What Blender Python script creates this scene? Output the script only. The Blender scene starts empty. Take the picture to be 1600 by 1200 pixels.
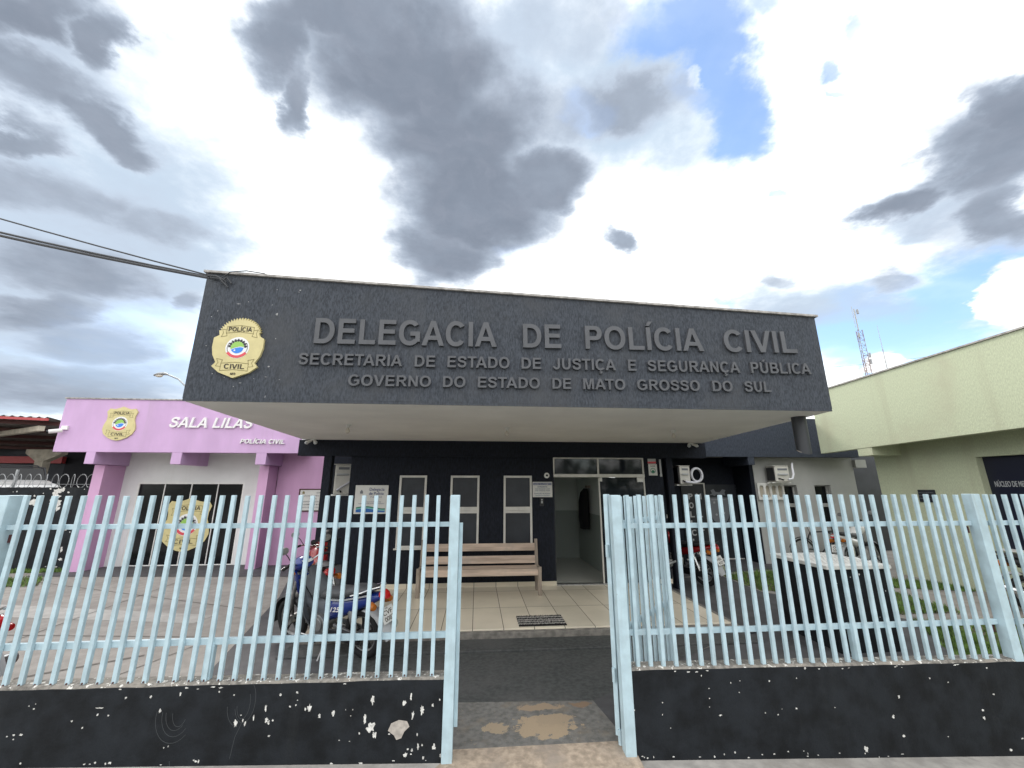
import bpy, math, random
from mathutils import Vector, Matrix
random.seed(7)
R_ = math.radians
SC = bpy.context.scene
COL = SC.collection

# ------------------------------------------------------------------ camera
cam_d = bpy.data.cameras.new("camera")
cam_d.sensor_width = 36.0
cam_d.lens = 14.22
cam_d.clip_start = 0.05
cam_d.clip_end = 2000.0
cam = bpy.data.objects.new("camera", cam_d)
COL.objects.link(cam)
cam.location = (0, 0, 2.0)
cam.rotation_euler = (R_(90 + 14.2), 0, R_(-4.8))
SC.camera = cam

# ------------------------------------------------------------------ world, sun, exposure
SUN_EL, SUN_AZ = 38.0, -27.0          # elevation; azimuth from +Y towards +X (behind the clouds, left of centre)
SC.view_settings.view_transform = 'Standard'
SC.view_settings.look = 'None'
SC.view_settings.exposure = 1.0
SC.view_settings.gamma = 1.0

# cloud masses on the cloud layer: x, y, turn, half-length, half-width, density
VEIL= [(-1.454, 1.445, 2.447, 1.037, 0.416, 1.0), (-2.357, 2.292, 2.642, 1.244, 0.639, 1.15), (-1.748, 2.19, 2.32, 0.922, 0.391, 0.8), (-0.89, 0.739, 2.7, 0.323, 0.14, 0.6), (1.666, 1.535, 3.128, 0.623, 0.304, 0.9), (1.36, 1.487, -2.844, 0.297, 0.182, 0.6), (0.375, 0.764, -3.019, 0.317, 0.209, 0.8), (0.081, 0.648, 3.075, 0.214, 0.137, 0.75), (1.712, 1.06, -2.799, 0.322, 0.142, 0.7), (1.377, 0.967, -2.803, 0.262, 0.125, 0.7)]
DARK= [(-0.294, 0.607, 2.977, 0.186, 0.083, 1.0), (-0.162, 0.693, 2.789, 0.226, 0.165, 1.1), (-0.06, 0.875, 2.669, 0.255, 0.222, 1.1), (-0.028, 1.073, 2.764, 0.278, 0.245, 1.1), (-0.145, 1.329, 2.632, 0.228, 0.194, 1.0), (-0.407, 0.8, 2.077, 0.106, 0.052, 0.95), (0.175, 0.982, -2.904, 0.14, 0.127, 1.0), (-0.408, 0.682, 2.586, 0.121, 0.089, 1.0), (0.139, 0.596, 3.12, 0.14, 0.089, 0.55), (0.147, 0.804, -3.1, 0.127, 0.103, 0.7), (0.339, 0.751, 3.13, 0.184, 0.095, 0.85), (0.447, 0.716, -2.859, 0.079, 0.054, 0.7), (0.209, 0.568, -3.127, 0.087, 0.052, 0.5), (-0.815, 0.642, 2.901, 0.189, 0.071, 1.0), (-0.735, 0.696, 2.47, 0.117, 0.041, 0.95), (-0.94, 0.767, -2.719, 0.14, 0.089, 0.9), (-0.892, 0.865, -2.092, 0.115, 0.072, 0.95), (-1.117, 0.885, 2.674, 0.134, 0.055, 0.9), (-0.854, 0.725, 2.763, 0.286, 0.124, 0.5), (-1.208, 1.078, -3.103, 0.264, 0.153, 0.8), (-1.019, 1.215, 3.116, 0.19, 0.142, 0.75), (-1.474, 1.444, 3.093, 0.327, 0.222, 0.9), (-1.815, 1.702, 2.813, 0.406, 0.199, 0.9), (-1.855, 2.018, 2.669, 0.432, 0.304, 0.85), (-2.483, 2.54, 3.04, 0.919, 0.479, 0.85), (-1.207, 1.612, 2.298, 0.167, 0.074, 0.8), (-1.839, 2.366, 2.591, 0.448, 0.265, 0.65), (-1.523, 1.526, 2.412, 1.058, 0.395, 0.5), (1.249, 0.751, -2.373, 0.235, 0.127, 1.0), (1.196, 0.637, 0.494, 0.189, 0.06, 1.0), (1.212, 0.91, 1.744, 0.099, 0.078, 1.0), (1.504, 0.888, 0.385, 0.242, 0.099, 0.9), (1.394, 0.964, -2.888, 0.177, 0.085, 0.55), (0.496, 1.217, -2.994, 0.082, 0.06, 0.85), (1.163, 1.32, -2.729, 0.091, 0.056, 0.6), (1.373, 1.54, 3.007, 0.317, 0.111, 0.5), (1.553, 1.23, 0.357, 0.12, 0.088, 0.65), (1.647, 1.425, -3.014, 0.243, 0.129, 0.5)]
BLUE= [(0.374, 0.567, -2.984, 0.143, 0.089, 1.1), (0.485, 0.66, 0.843, 0.141, 0.079, 1.1), (0.595, 0.755, 0.725, 0.121, 0.071, 1.0), (0.242, 0.769, 3.118, 0.093, 0.052, 1.0), (0.515, 0.525, -2.885, 0.08, 0.045, 0.7), (0.737, 0.509, 0.955, 0.053, 0.025, 0.6), (0.746, 0.595, 1.787, 0.041, 0.028, 0.7), (0.776, 0.641, -2.903, 0.024, 0.012, 0.6), (0.835, 0.926, -2.689, 0.057, 0.034, 0.7), (0.964, 0.969, 0.548, 0.041, 0.022, 0.6), (1.841, 1.278, 0.654, 0.361, 0.196, 1.1), (1.769, 1.103, 0.682, 0.195, 0.109, 1.0), (2.07, 1.746, 0.545, 0.678, 0.328, 1.1), (1.74, 1.646, 0.74, 0.391, 0.137, 0.8), (1.064, 1.491, 0.977, 0.1, 0.029, 0.6), (-0.344, 0.911, 1.94, 0.084, 0.038, 0.4), (0.106, 1.258, 3.058, 0.09, 0.068, 0.5), (-1.748, 2.19, 2.475, 0.862, 0.464, 0.7)]
WHITE= [(2.062, 1.273, 0.593, 0.416, 0.086, 1.0), (2.042, 1.33, 0.6, 0.201, 0.049, 0.8), (2.167, 1.891, 0.506, 0.2, 0.105, 0.9), (2.18, 2.12, 0.49, 0.182, 0.106, 0.9), (0.456, 0.673, -2.921, 0.045, 0.029, 0.6), (1.461, 1.06, 1.676, 0.141, 0.071, 0.5)]

world = bpy.data.worlds.new("World")
SC.world = world
world.use_nodes = True
WT = world.node_tree
WT.nodes.clear()

def wn(t, **kw):
    n = WT.nodes.new(t)
    for k, v in kw.items():
        setattr(n, k, v)
    return n
def wl(a, b):
    WT.links.new(a, b)
def wmath(op, a, b=None, c=None, clamp=False):
    n = wn('ShaderNodeMath', operation=op, use_clamp=clamp)
    for i, s in enumerate((a, b, c)):
        if s is None: continue
        if isinstance(s, (int, float)): n.inputs[i].default_value = s
        else: wl(s, n.inputs[i])
    return n.outputs[0]
def wsmooth(x, lo, hi):
    n = wn('ShaderNodeMapRange', interpolation_type='SMOOTHSTEP')
    wl(x, n.inputs['Value'])
    n.inputs['From Min'].default_value = lo
    n.inputs['From Max'].default_value = hi
    return n.outputs['Result']
def wmixc(f, a, b):
    n = wn('ShaderNodeMix', data_type='RGBA')
    if isinstance(f, (int, float)): n.inputs[0].default_value = f
    else: wl(f, n.inputs[0])
    for i, s in ((6, a), (7, b)):
        if isinstance(s, tuple): n.inputs[i].default_value = (*s, 1)
        else: wl(s, n.inputs[i])
    return n.outputs[2]
def wnoise(vec, scale, detail=6, rough=.55, dist=0.0):
    n = wn('ShaderNodeTexNoise')
    wl(vec, n.inputs['Vector'])
    n.inputs['Scale'].default_value = scale
    n.inputs['Detail'].default_value = detail
    n.inputs['Roughness'].default_value = rough
    n.inputs['Distortion'].default_value = dist
    return n

sky = wn('ShaderNodeTexSky', sky_type='NISHITA')
sky.sun_disc = False
sky.sun_elevation = R_(SUN_EL)
sky.sun_rotation = R_(SUN_AZ)
sky.air_density = 1.0
sky.dust_density = 0.3
sky.ozone_density = 3.0
bg_sky = wn('ShaderNodeBackground')
bg_sky.inputs['Strength'].default_value = 0.15
wl(sky.outputs[0], bg_sky.inputs['Color'])

tc = wn('ShaderNodeTexCoord')
sep = wn('ShaderNodeSeparateXYZ')
wl(tc.outputs['Generated'], sep.inputs[0])
dz = wmath('ADD', wmath('MAXIMUM', sep.outputs[2], 0.02), 0.12)
cmb = wn('ShaderNodeCombineXYZ')                      # position on a flat cloud layer
wl(wmath('DIVIDE', sep.outputs[0], dz), cmb.inputs[0])
wl(wmath('DIVIDE', sep.outputs[1], dz), cmb.inputs[1])
P0 = cmb.outputs[0]
warp = wnoise(P0, 3.2, 7, .58)
wv = wn('ShaderNodeVectorMath', operation='SUBTRACT')
wl(warp.outputs['Color'], wv.inputs[0]); wv.inputs[1].default_value = (.5, .5, .5)
wsc = wn('ShaderNodeVectorMath', operation='MULTIPLY')
wl(wv.outputs[0], wsc.inputs[0]); wsc.inputs[1].default_value = (.36, .36, 0)
wad = wn('ShaderNodeVectorMath', operation='ADD')
wl(P0, wad.inputs[0]); wl(wsc.outputs[0], wad.inputs[1])
P1 = wad.outputs[0]

def blobs(lst):
    acc = None
    for cx, cy, rot, sx, sy, st in lst:
        mp = wn('ShaderNodeMapping', vector_type='TEXTURE')
        wl(P1, mp.inputs['Vector'])
        mp.inputs['Location'].default_value = (cx, cy, 0)
        mp.inputs['Rotation'].default_value = (0, 0, rot)
        mp.inputs['Scale'].default_value = (max(sx, .01), max(sy, .01), 1)
        ln = wn('ShaderNodeVectorMath', operation='LENGTH')
        wl(mp.outputs[0], ln.inputs[0])
        mr = wn('ShaderNodeMapRange', interpolation_type='SMOOTHSTEP')
        wl(ln.outputs['Value'], mr.inputs['Value'])
        mr.inputs['From Min'].default_value = 1.55
        mr.inputs['From Max'].default_value = 0.35
        mr.inputs['To Min'].default_value = 0.0
        mr.inputs['To Max'].default_value = st
        acc = mr.outputs[0] if acc is None else wmath('SMOOTH_MAX', acc, mr.outputs[0], .12)
    return acc
fine = wnoise(P0, 5.0, 9, .62).outputs['Fac']
mid = wnoise(P0, 2.1, 6, .55, .4).outputs['Fac']
wide = wnoise(P0, .9, 5, .5).outputs['Fac']
fineC = wmath('SUBTRACT', fine, .5)
midC = wmath('SUBTRACT', mid, .5)

vfine = wnoise(P1, 11.0, 8, .6).outputs['Fac']
vfineC = wmath('SUBTRACT', vfine, .5)
d_dark = blobs(DARK)
f_dark = wmath('ADD', d_dark, wmath('ADD', wmath('MULTIPLY', fineC, .40), wmath('ADD', wmath('MULTIPLY', midC, .22), wmath('MULTIPLY', vfineC, .14))))
f_blue = wmath('ADD', blobs(BLUE), wmath('ADD', wmath('MULTIPLY', fineC, .75), wmath('MULTIPLY', vfineC, .25)))
f_white = wmath('ADD', blobs(WHITE), wmath('ADD', wmath('MULTIPLY', fineC, .7), wmath('MULTIPLY', vfineC, .3)))
m_blue = wsmooth(f_blue, .18, .95)
m_white = wsmooth(f_white, .30, .70)
f_veil = wmath('ADD', blobs(VEIL), wmath('ADD', wmath('MULTIPLY', fineC, .9), wmath('MULTIPLY', midC, .3)))
m_veil = wmath('MULTIPLY', wsmooth(f_veil, .10, .85), .94)
m_edge = wsmooth(f_dark, .10, .78)
m_core = wsmooth(f_dark, .42, 1.15)
# the rest of the sky (behind the photographer): loose broken cloud from the noise alone
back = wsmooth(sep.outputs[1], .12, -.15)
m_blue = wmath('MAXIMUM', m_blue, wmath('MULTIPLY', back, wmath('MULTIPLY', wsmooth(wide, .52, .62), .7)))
c_white = wmixc(wsmooth(mid, .3, .7), (1.30, 1.36, 1.38), (1.75, 1.76, 1.74))
c_grey = wmixc(m_core, (.58, .67, .80), (.235, .275, .345))
c_grey = wmixc(wmath('MULTIPLY', wsmooth(vfine, .36, .80), .20), c_grey, (.50, .535, .63))
c_white = wmixc(m_veil, c_white, (.52, .65, .80))
c_cloud = wmixc(m_edge, c_white, c_grey)
c_cloud = wmixc(wmath('MULTIPLY', m_white, wmath('SUBTRACT', 1.0, m_edge)), c_cloud, (1.25, 1.27, 1.28))
# unseen cloud behind the camera, brightened to add light under the canopy
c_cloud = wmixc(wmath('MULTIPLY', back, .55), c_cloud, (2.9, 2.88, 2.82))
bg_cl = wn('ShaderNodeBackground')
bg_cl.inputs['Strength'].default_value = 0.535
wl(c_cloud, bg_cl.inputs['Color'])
mixs = wn('ShaderNodeMixShader')
hole = wmath('MULTIPLY', m_blue, wmath('MULTIPLY', wmath('SUBTRACT', 1.0, wmath('MULTIPLY', m_edge, .85)), wmath('SUBTRACT', 1.0, m_white)))
hole = wmath('MULTIPLY', hole, .88, clamp=True)
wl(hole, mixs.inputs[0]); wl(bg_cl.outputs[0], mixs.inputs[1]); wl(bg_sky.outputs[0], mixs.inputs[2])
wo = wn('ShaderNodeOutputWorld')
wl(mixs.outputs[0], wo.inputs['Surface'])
world.cycles.sampling_method = 'MANUAL'
world.cycles.sample_map_resolution = 512

sun_d = bpy.data.lights.new("sun", 'SUN')
sun_d.energy = 0.9
sun_d.angle = R_(14)
sun_d.color = (1.0, .955, .89)
sun = bpy.data.objects.new("sun", sun_d)
COL.objects.link(sun)
sdir = Vector((math.sin(R_(SUN_AZ)) * math.cos(R_(SUN_EL)), math.cos(R_(SUN_AZ)) * math.cos(R_(SUN_EL)), math.sin(R_(SUN_EL))))
sun.rotation_euler = sdir.to_track_quat('Z', 'Y').to_euler()
sun.location = (-10, 20, 18)

# ------------------------------------------------------------------ mesh helpers
def lerp(a, b, t): return a + (b - a) * t

class MB:
    def __init__(self):
        self.v = []; self.f = []; self.mi = []; self.cur = 0
    def add(self, vs, fs):
        o = len(self.v)
        self.v += [tuple(p) for p in vs]
        self.f += [tuple(i + o for i in f) for f in fs]
        self.mi += [self.cur] * len(fs)
        return self
    def box(self, x0, x1, y0, y1, z0, z1):
        vs = [(x, y, z) for z in (z0, z1) for y in (y0, y1) for x in (x0, x1)]
        return self.add(vs, [(0, 2, 3, 1), (4, 5, 7, 6), (0, 1, 5, 4), (2, 6, 7, 3), (0, 4, 6, 2), (1, 3, 7, 5)])
    def obox(self, c, ux, uy, uz, sx, sy, sz):
        c, ux, uy, uz = Vector(c), Vector(ux).normalized(), Vector(uy).normalized(), Vector(uz).normalized()
        vs = [c + ux * sx * i / 2 + uy * sy * j / 2 + uz * sz * k / 2 for k in (-1, 1) for j in (-1, 1) for i in (-1, 1)]
        return self.add(vs, [(0, 2, 3, 1), (4, 5, 7, 6), (0, 1, 5, 4), (2, 6, 7, 3), (0, 4, 6, 2), (1, 3, 7, 5)])
    def bar(self, a, b, w, d, up=(0, 0, 1)):
        a, b = Vector(a), Vector(b)
        t = (b - a).normalized(); s = t.cross(Vector(up))
        if s.length < 1e-4: s = t.cross(Vector((0, 1, 0)))
        s.normalize(); u = s.cross(t)
        return self.obox((a + b) / 2, t, s, u, (b - a).length, w, d)
    def hexa(self, p):        # eight corners: bottom four (ccw), top four
        return self.add(p, [(3, 2, 1, 0), (4, 5, 6, 7), (0, 1, 5, 4), (1, 2, 6, 5), (2, 3, 7, 6), (3, 0, 4, 7)])
    def cyl(self, a, b, r0, r1=None, n=12, caps=True):
        r1 = r0 if r1 is None else r1
        return self.tube([a, b], [r0, r1], n, caps)
    def tube(self, pts, r, n=8, caps=True):
        pts = [Vector(p) for p in pts]
        rs = r if isinstance(r, (list, tuple)) else [r] * len(pts)
        vs = []; prev = None
        for i, p in enumerate(pts):
            t = (pts[min(i + 1, len(pts) - 1)] - pts[max(i - 1, 0)]).normalized()
            if prev is None:
                s = t.cross(Vector((0, 0, 1)))
                if s.length < 1e-3: s = t.cross(Vector((0, 1, 0)))
            else:
                s = prev - t * prev.dot(t)
            s.normalize(); prev = s; u = t.cross(s)
            vs += [p + (s * math.cos(2 * math.pi * k / n) + u * math.sin(2 * math.pi * k / n)) * rs[i] for k in range(n)]
        m = len(pts)
        fs = [(i * n + k, i * n + (k + 1) % n, (i + 1) * n + (k + 1) % n, (i + 1) * n + k) for i in range(m - 1) for k in range(n)]
        if caps:
            fs.append(tuple(reversed(range(n)))); fs.append(tuple(range((m - 1) * n, m * n)))
        return self.add(vs, fs)
    def ring(self, c, axis, R, r, n=28, k=8, a0=0, a1=360):
        c = Vector(c); ax = Vector(axis).normalized()
        s = ax.cross(Vector((0, 0, 1)))
        if s.length < 1e-3: s = Vector((1, 0, 0))
        s.normalize(); u = ax.cross(s)
        full = abs(a1 - a0) >= 359.9
        vs = []; m = n if full else n + 1
        for i in range(m):
            a = R_(a0 + (a1 - a0) * i / n); d = s * math.cos(a) + u * math.sin(a)
            vs += [c + d * (R + r * math.cos(2 * math.pi * j / k)) + ax * r * math.sin(2 * math.pi * j / k) for j in range(k)]
        fs = []
        for i in range(m if full else m - 1):
            i2 = (i + 1) % m
            fs += [(i * k + j, i2 * k + j, i2 * k + (j + 1) % k, i * k + (j + 1) % k) for j in range(k)]
        return self.add(vs, fs)
    def prism(self, poly, o, ux, uy, un, t0, t1):
        """2-D polygon (u, v) extruded along un from t0 to t1"""
        o, ux, uy, un = Vector(o), Vector(ux), Vector(uy), Vector(un)
        n = len(poly)
        vs = [o + ux * p[0] + uy * p[1] + un * t for t in (t0, t1) for p in poly]
        fs = [tuple(reversed(range(n))), tuple(range(n, 2 * n))]
        fs += [(i, (i + 1) % n, n + (i + 1) % n, n + i) for i in range(n)]
        return self.add(vs, fs)
    def loft(self, secs, n=14, pw=2.0, caps=True):
        """secs: (centre, half-width vector, half-height vector) superellipse rings"""
        vs = []
        for c, hw, hh in secs:
            c, hw, hh = Vector(c), Vector(hw), Vector(hh)
            for k in range(n):
                a = 2 * math.pi * k / n; ca, sa = math.cos(a), math.sin(a)
                vs.append(c + hw * math.copysign(abs(ca) ** (2 / pw), ca) + hh * math.copysign(abs(sa) ** (2 / pw), sa))
        m = len(secs)
        fs = [(i * n + k, i * n + (k + 1) % n, (i + 1) * n + (k + 1) % n, (i + 1) * n + k) for i in range(m - 1) for k in range(n)]
        if caps:
            fs.append(tuple(reversed(range(n)))); fs.append(tuple(range((m - 1) * n, m * n)))
        return self.add(vs, fs)
    def sphere(self, c, r, n=14, m=8, sc=(1, 1, 1)):
        secs = []
        for i in range(m + 1):
            a = math.pi * i / m
            rr = max(math.sin(a), .02) * r
            secs.append(((c[0], c[1], c[2] - math.cos(a) * r * sc[2]), (rr * sc[0], 0, 0), (0, rr * sc[1], 0)))
        return self.loft(secs, n)
    def strip(self, pts, w, o, ux, uy, un, t0, t1):
        """a line of width w drawn on a plane as a thin raised band"""
        for (a, b) in zip(pts, pts[1:]):
            dx, dy = b[0] - a[0], b[1] - a[1]; L = math.hypot(dx, dy) or 1
            nx, ny = -dy / L * w / 2, dx / L * w / 2; ex, ey = dx / L * w * .3, dy / L * w * .3
            self.prism([(a[0] - nx - ex, a[1] - ny - ey), (b[0] - nx + ex, b[1] - ny + ey), (b[0] + nx + ex, b[1] + ny + ey), (a[0] + nx - ex, a[1] + ny - ey)], o, ux, uy, un, t0, t1)
        return self
    def text(self, s, o, ux, uz, x0, x1, cap, t, bold=.0, t0=0.0, shear=0.0):
        """lettering fitted between x0 and x1 on the line through o along ux, cap height cap, raised by t"""
        vs, fs, bx0, bx1, hcap = text_geo(s, bold, shear)
        o, ux, uz = Vector(o), Vector(ux), Vector(uz); un = ux.cross(uz).normalized()
        sx = (x1 - x0) / (bx1 - bx0); sz = cap / hcap
        return self.add([o + ux * (x0 + (p[0] - bx0) * sx) + uz * (p[1] * sz) + un * (t0 + t * (p[2] + .5)) for p in vs], fs)
    def build(self, name, mat, parent=None, world=True, bevel=0.0, smooth=False, origin=None, seg=2):
        me = bpy.data.meshes.new(name)
        off = Vector((0, 0, 0)); loc = None
        if parent is not None:
            if world:
                r = parent
                while r.parent: r = r.parent
                off = r.location.copy()
        else:
            if origin is None:
                xs = [p[0] for p in self.v]; ys = [p[1] for p in self.v]; zs = [p[2] for p in self.v]
                origin = ((min(xs) + max(xs)) / 2, (min(ys) + max(ys)) / 2, min(zs))
            off = Vector(origin); loc = off
        me.from_pydata([(p[0] - off.x, p[1] - off.y, p[2] - off.z) for p in self.v], [], self.f)
        for m_ in (mat if isinstance(mat, (list, tuple)) else [mat]): me.materials.append(m_)
        if any(self.mi): me.polygons.foreach_set('material_index', self.mi)
        me.validate()
        if smooth:
            for p in me.polygons: p.use_smooth = True
            try: me.set_sharp_from_angle(angle=R_(38))
            except Exception: pass
        ob = bpy.data.objects.new(name, me)
        COL.objects.link(ob)
        if parent is not None: ob.parent = parent
        if loc is not None: ob.location = loc
        if bevel:
            b = ob.modifiers.new("bevel", 'BEVEL'); b.width = bevel; b.segments = seg; b.limit_method = 'ANGLE'; b.angle_limit = R_(40)
        return ob

def letters_of(s, bold=0.0, shear=0.0):
    """the word's glyph meshes one letter at a time (an accent stays with its letter)"""
    vs, fs, b0, b1, hc = text_geo(s, bold, shear)
    par = list(range(len(vs)))
    def find(a):
        while par[a] != a: par[a] = par[par[a]]; a = par[a]
        return a
    for f in fs:
        for i in f[1:]: par[find(i)] = find(f[0])
    comp = {}
    for f in fs: comp.setdefault(find(f[0]), []).append(f)
    items = []
    for fl in comp.values():
        xs = [vs[i][0] for f in fl for i in f]; items.append([min(xs), max(xs), fl])
    items.sort(key=lambda t: t[0]); out = []
    for it in items:
        if out and min(it[1], out[-1][1]) - max(it[0], out[-1][0]) > .6 * min(it[1] - it[0], out[-1][1] - out[-1][0]):
            out[-1][0] = min(out[-1][0], it[0]); out[-1][1] = max(out[-1][1], it[1]); out[-1][2] += it[2]
        else: out.append(it)
    return [(vs, it[2]) for it in out], b0, b1, hc
def sign_letters(parent, material, s, o, ux, uz, x0, x1, cap, t, bold=0.0, t0=0.0, shear=0.0):
    o, ux, uz = Vector(o), Vector(ux), Vector(uz); un = ux.cross(uz).normalized()
    gl, b0, b1, hc = letters_of(s, bold, shear)
    sx = (x1 - x0) / (b1 - b0); sz = cap / hc
    for vs, fl in gl:
        mb = MB(); idx = {}; nf = []
        for f in fl:
            nf.append([idx.setdefault(i, len(idx)) for i in f])
        inv = sorted(idx, key=idx.get)
        mb.add([o + ux * (x0 + (vs[i][0] - b0) * sx) + uz * (vs[i][1] * sz) + un * (t0 + t * (vs[i][2] + .5)) for i in inv], nf)
        mb.build('letter', material, parent)

_TC = {}
def text_geo(s, bold=0.0, shear=0.0):
    key = (s, bold, shear)
    if key in _TC: return _TC[key]
    def conv(body):
        cu = bpy.data.curves.new('t', 'FONT')
        cu.body = body; cu.offset = bold; cu.extrude = .5; cu.resolution_u = 4; cu.shear = shear
        ob = bpy.data.objects.new('t', cu); COL.objects.link(ob)
        bpy.context.view_layer.update()
        dg = bpy.context.evaluated_depsgraph_get()
        me = bpy.data.meshes.new_from_object(ob.evaluated_get(dg))
        vs = [tuple(v.co) for v in me.vertices]; fs = [tuple(p.vertices) for p in me.polygons]
        bpy.data.objects.remove(ob); bpy.data.curves.remove(cu); bpy.data.meshes.remove(me)
        return vs, fs
    hv, _ = conv('H')
    hcap = max(v[1] for v in hv) - min(v[1] for v in hv)
    vs, fs = conv(s)
    xs = [v[0] for v in vs]
    _TC[key] = (vs, fs, min(xs), max(xs), hcap)
    return _TC[key]

def tag(o, label, cat, group=None):
    o['label'] = label; o['category'] = cat
    if group: o['group'] = group
    return o
def thing(name, label, cat, loc=(0, 0, 0), rotz=0.0, group=None):
    o = bpy.data.objects.new(name, None); COL.objects.link(o)
    o.empty_display_size = .2
    o.location = loc; o.rotation_euler = (0, 0, rotz)
    return tag(o, label, cat, group)
def struct(o):
    o['kind'] = 'structure'; return o

# ------------------------------------------------------------------ materials
def mat(name, col, rough=.6, metal=0.0, var=None, bump=None, spec=.5, stretch=(1, 1, 1), dirt=None, chips=None, coat=0.0, blots=None, emit=None, streak=None):
    m = bpy.data.materials.new(name); m.use_nodes = True
    nt = m.node_tree; nd = nt.nodes; lk = nt.links
    b = nd['Principled BSDF']
    b.inputs['Base Color'].default_value = (*col, 1)
    b.inputs['Roughness'].default_value = rough
    b.inputs['Metallic'].default_value = metal
    b.inputs['Specular IOR Level'].default_value = spec
    if coat: b.inputs['Coat Weight'].default_value = coat; b.inputs['Coat Roughness'].default_value = .08
    if emit: b.inputs['Emission Color'].default_value = (*emit[0], 1); b.inputs['Emission Strength'].default_value = emit[1]
    if not (var or bump or dirt or chips or blots or streak): return m
    geo = nd.new('ShaderNodeNewGeometry')
    mp = nd.new('ShaderNodeMapping'); mp.inputs['Scale'].default_value = stretch
    lk.new(geo.outputs['Position'], mp.inputs['Vector'])
    def noise(sc, det=5, ro=.55, vec=None):
        n = nd.new('ShaderNodeTexNoise'); n.inputs['Scale'].default_value = sc; n.inputs['Detail'].default_value = det; n.inputs['Roughness'].default_value = ro
        lk.new(vec or mp.outputs[0], n.inputs['Vector']); return n
    def rng(s, a, b2, c=0.0, d=1.0):
        n = nd.new('ShaderNodeMapRange'); n.interpolation_type = 'SMOOTHSTEP'
        lk.new(s, n.inputs[0]); n.inputs[1].default_value = a; n.inputs[2].default_value = b2; n.inputs[3].default_value = c; n.inputs[4].default_value = d
        return n.outputs[0]
    def mix(f, a, b2):
        n = nd.new('ShaderNodeMix'); n.data_type = 'RGBA'
        lk.new(f, n.inputs[0])
        for i, s in ((6, a), (7, b2)):
            if isinstance(s, tuple): n.inputs[i].default_value = (*s, 1)
            else: lk.new(s, n.inputs[i])
        return n.outputs[2]
    c = col
    if var:
        sc, am = var
        lo = tuple(x * (1 - am) for x in col); hi = tuple(min(1, x * (1 + am)) for x in col)
        c = mix(rng(noise(sc).outputs['Fac'], .3, .7), lo, hi)
    if dirt:          # (scale, low, high, colour): broad weathering patches
        sc, lo, hi, dc = dirt
        c = mix(rng(noise(sc, 7, .62, geo.outputs['Position']).outputs['Fac'], lo, hi), c, dc)
    if streak:        # rain runs: (scale, low, high, colour), drawn out vertically
        sc, lo, hi, dc = streak
        ms = nd.new('ShaderNodeMapping'); ms.inputs['Scale'].default_value = (1, 1, .055)
        lk.new(geo.outputs['Position'], ms.inputs['Vector'])
        c = mix(rng(noise(sc, 6, .6, ms.outputs[0]).outputs['Fac'], lo, hi), c, dc)
    if blots:         # stains / worn patches with a shape of their own: (x, y, rx, ry, colour, raggedness)
        wv = noise(9.0, 10, .72, geo.outputs['Position'])
        for (bx, by, rx, ry, bc, rag) in blots:
            s1 = nd.new('ShaderNodeMapping'); s1.vector_type = 'TEXTURE'
            s1.inputs['Location'].default_value = (bx, by, 0); s1.inputs['Scale'].default_value = (rx, ry, 1e4)
            lk.new(geo.outputs['Position'], s1.inputs['Vector'])
            ln = nd.new('ShaderNodeVectorMath'); ln.operation = 'LENGTH'; lk.new(s1.outputs[0], ln.inputs[0])
            ad = nd.new('ShaderNodeMath'); ad.operation = 'MULTIPLY_ADD'; lk.new(wv.outputs['Fac'], ad.inputs[0]); ad.inputs[1].default_value = rag; lk.new(ln.outputs['Value'], ad.inputs[2])
            c = mix(rng(ad.outputs[0], 1.0 + rag * .5 + .04, 1.0 + rag * .5 - .04), c, bc)
    if chips:         # (scale, threshold, colour)
        for sc, th, cc in chips:
            c = mix(rng(noise(sc, 4, .6, geo.outputs['Position']).outputs['Fac'], th, th + .015), c, cc)
    if not isinstance(c, tuple): lk.new(c, b.inputs['Base Color'])
    if bump:
        sc, st = bump[:2]
        bn = nd.new('ShaderNodeBump'); bn.inputs['Strength'].default_value = st; bn.inputs['Distance'].default_value = bump[2] if len(bump) > 2 else .01
        lk.new(noise(sc, 6, .6).outputs['Fac'], bn.inputs['Height']); lk.new(bn.outputs[0], b.inputs['Normal'])
    return m

M = {}
M['charcoal'] = mat('charcoal_plaster', (.055, .062, .075), .85, streak=(3.2, .52, .82, (.078, .083, .092)), spec=.3, var=(75, .35), bump=(95, .55, .008), stretch=(1, 1, .3), dirt=(1.1, .45, .8, (.074, .077, .083)), chips=[(9.0, .80, (.4, .4, .4))])
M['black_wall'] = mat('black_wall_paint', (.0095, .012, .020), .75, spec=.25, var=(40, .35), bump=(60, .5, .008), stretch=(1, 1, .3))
M['slate'] = mat('slate_fascia_paint', (.040, .048, .066), .8, spec=.3, var=(45, .3), bump=(60, .5, .008), stretch=(1, 1, .3))
M['soffit'] = mat('offwhite_soffit', (.84, .815, .765), .8, var=(1.2, .05), bump=(30, .15, .004), dirt=(.7, .55, .8, (.77, .745, .69)))
M['edge_paint'] = mat('cement_coping', (.36, .34, .32), .85, var=(14, .3), bump=(30, .4, .006))
M['lilac'] = mat('lilac_paint', (.585, .385, .615), .75, streak=(3.0, .54, .85, (.49, .345, .50)), var=(2.0, .07), bump=(90, .35, .006), dirt=(.8, .5, .85, (.52, .345, .55)), stretch=(1, 1, .35))
M['pink_lilac'] = mat('pink_lilac_paint', (.60, .35, .55), .75, streak=(3.0, .54, .85, (.50, .31, .46)), var=(2.0, .07), bump=(90, .35, .006), dirt=(.9, .5, .85, (.52, .31, .48)), stretch=(1, 1, .35))
M['speck'] = mat('dull_lost_paint', (.33, .33, .33), .8)
M['white_wall'] = mat('white_wall_paint', (.70, .70, .695), .75, streak=(3.0, .54, .85, (.58, .57, .55)), var=(1.5, .06), bump=(80, .3, .005))
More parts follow.
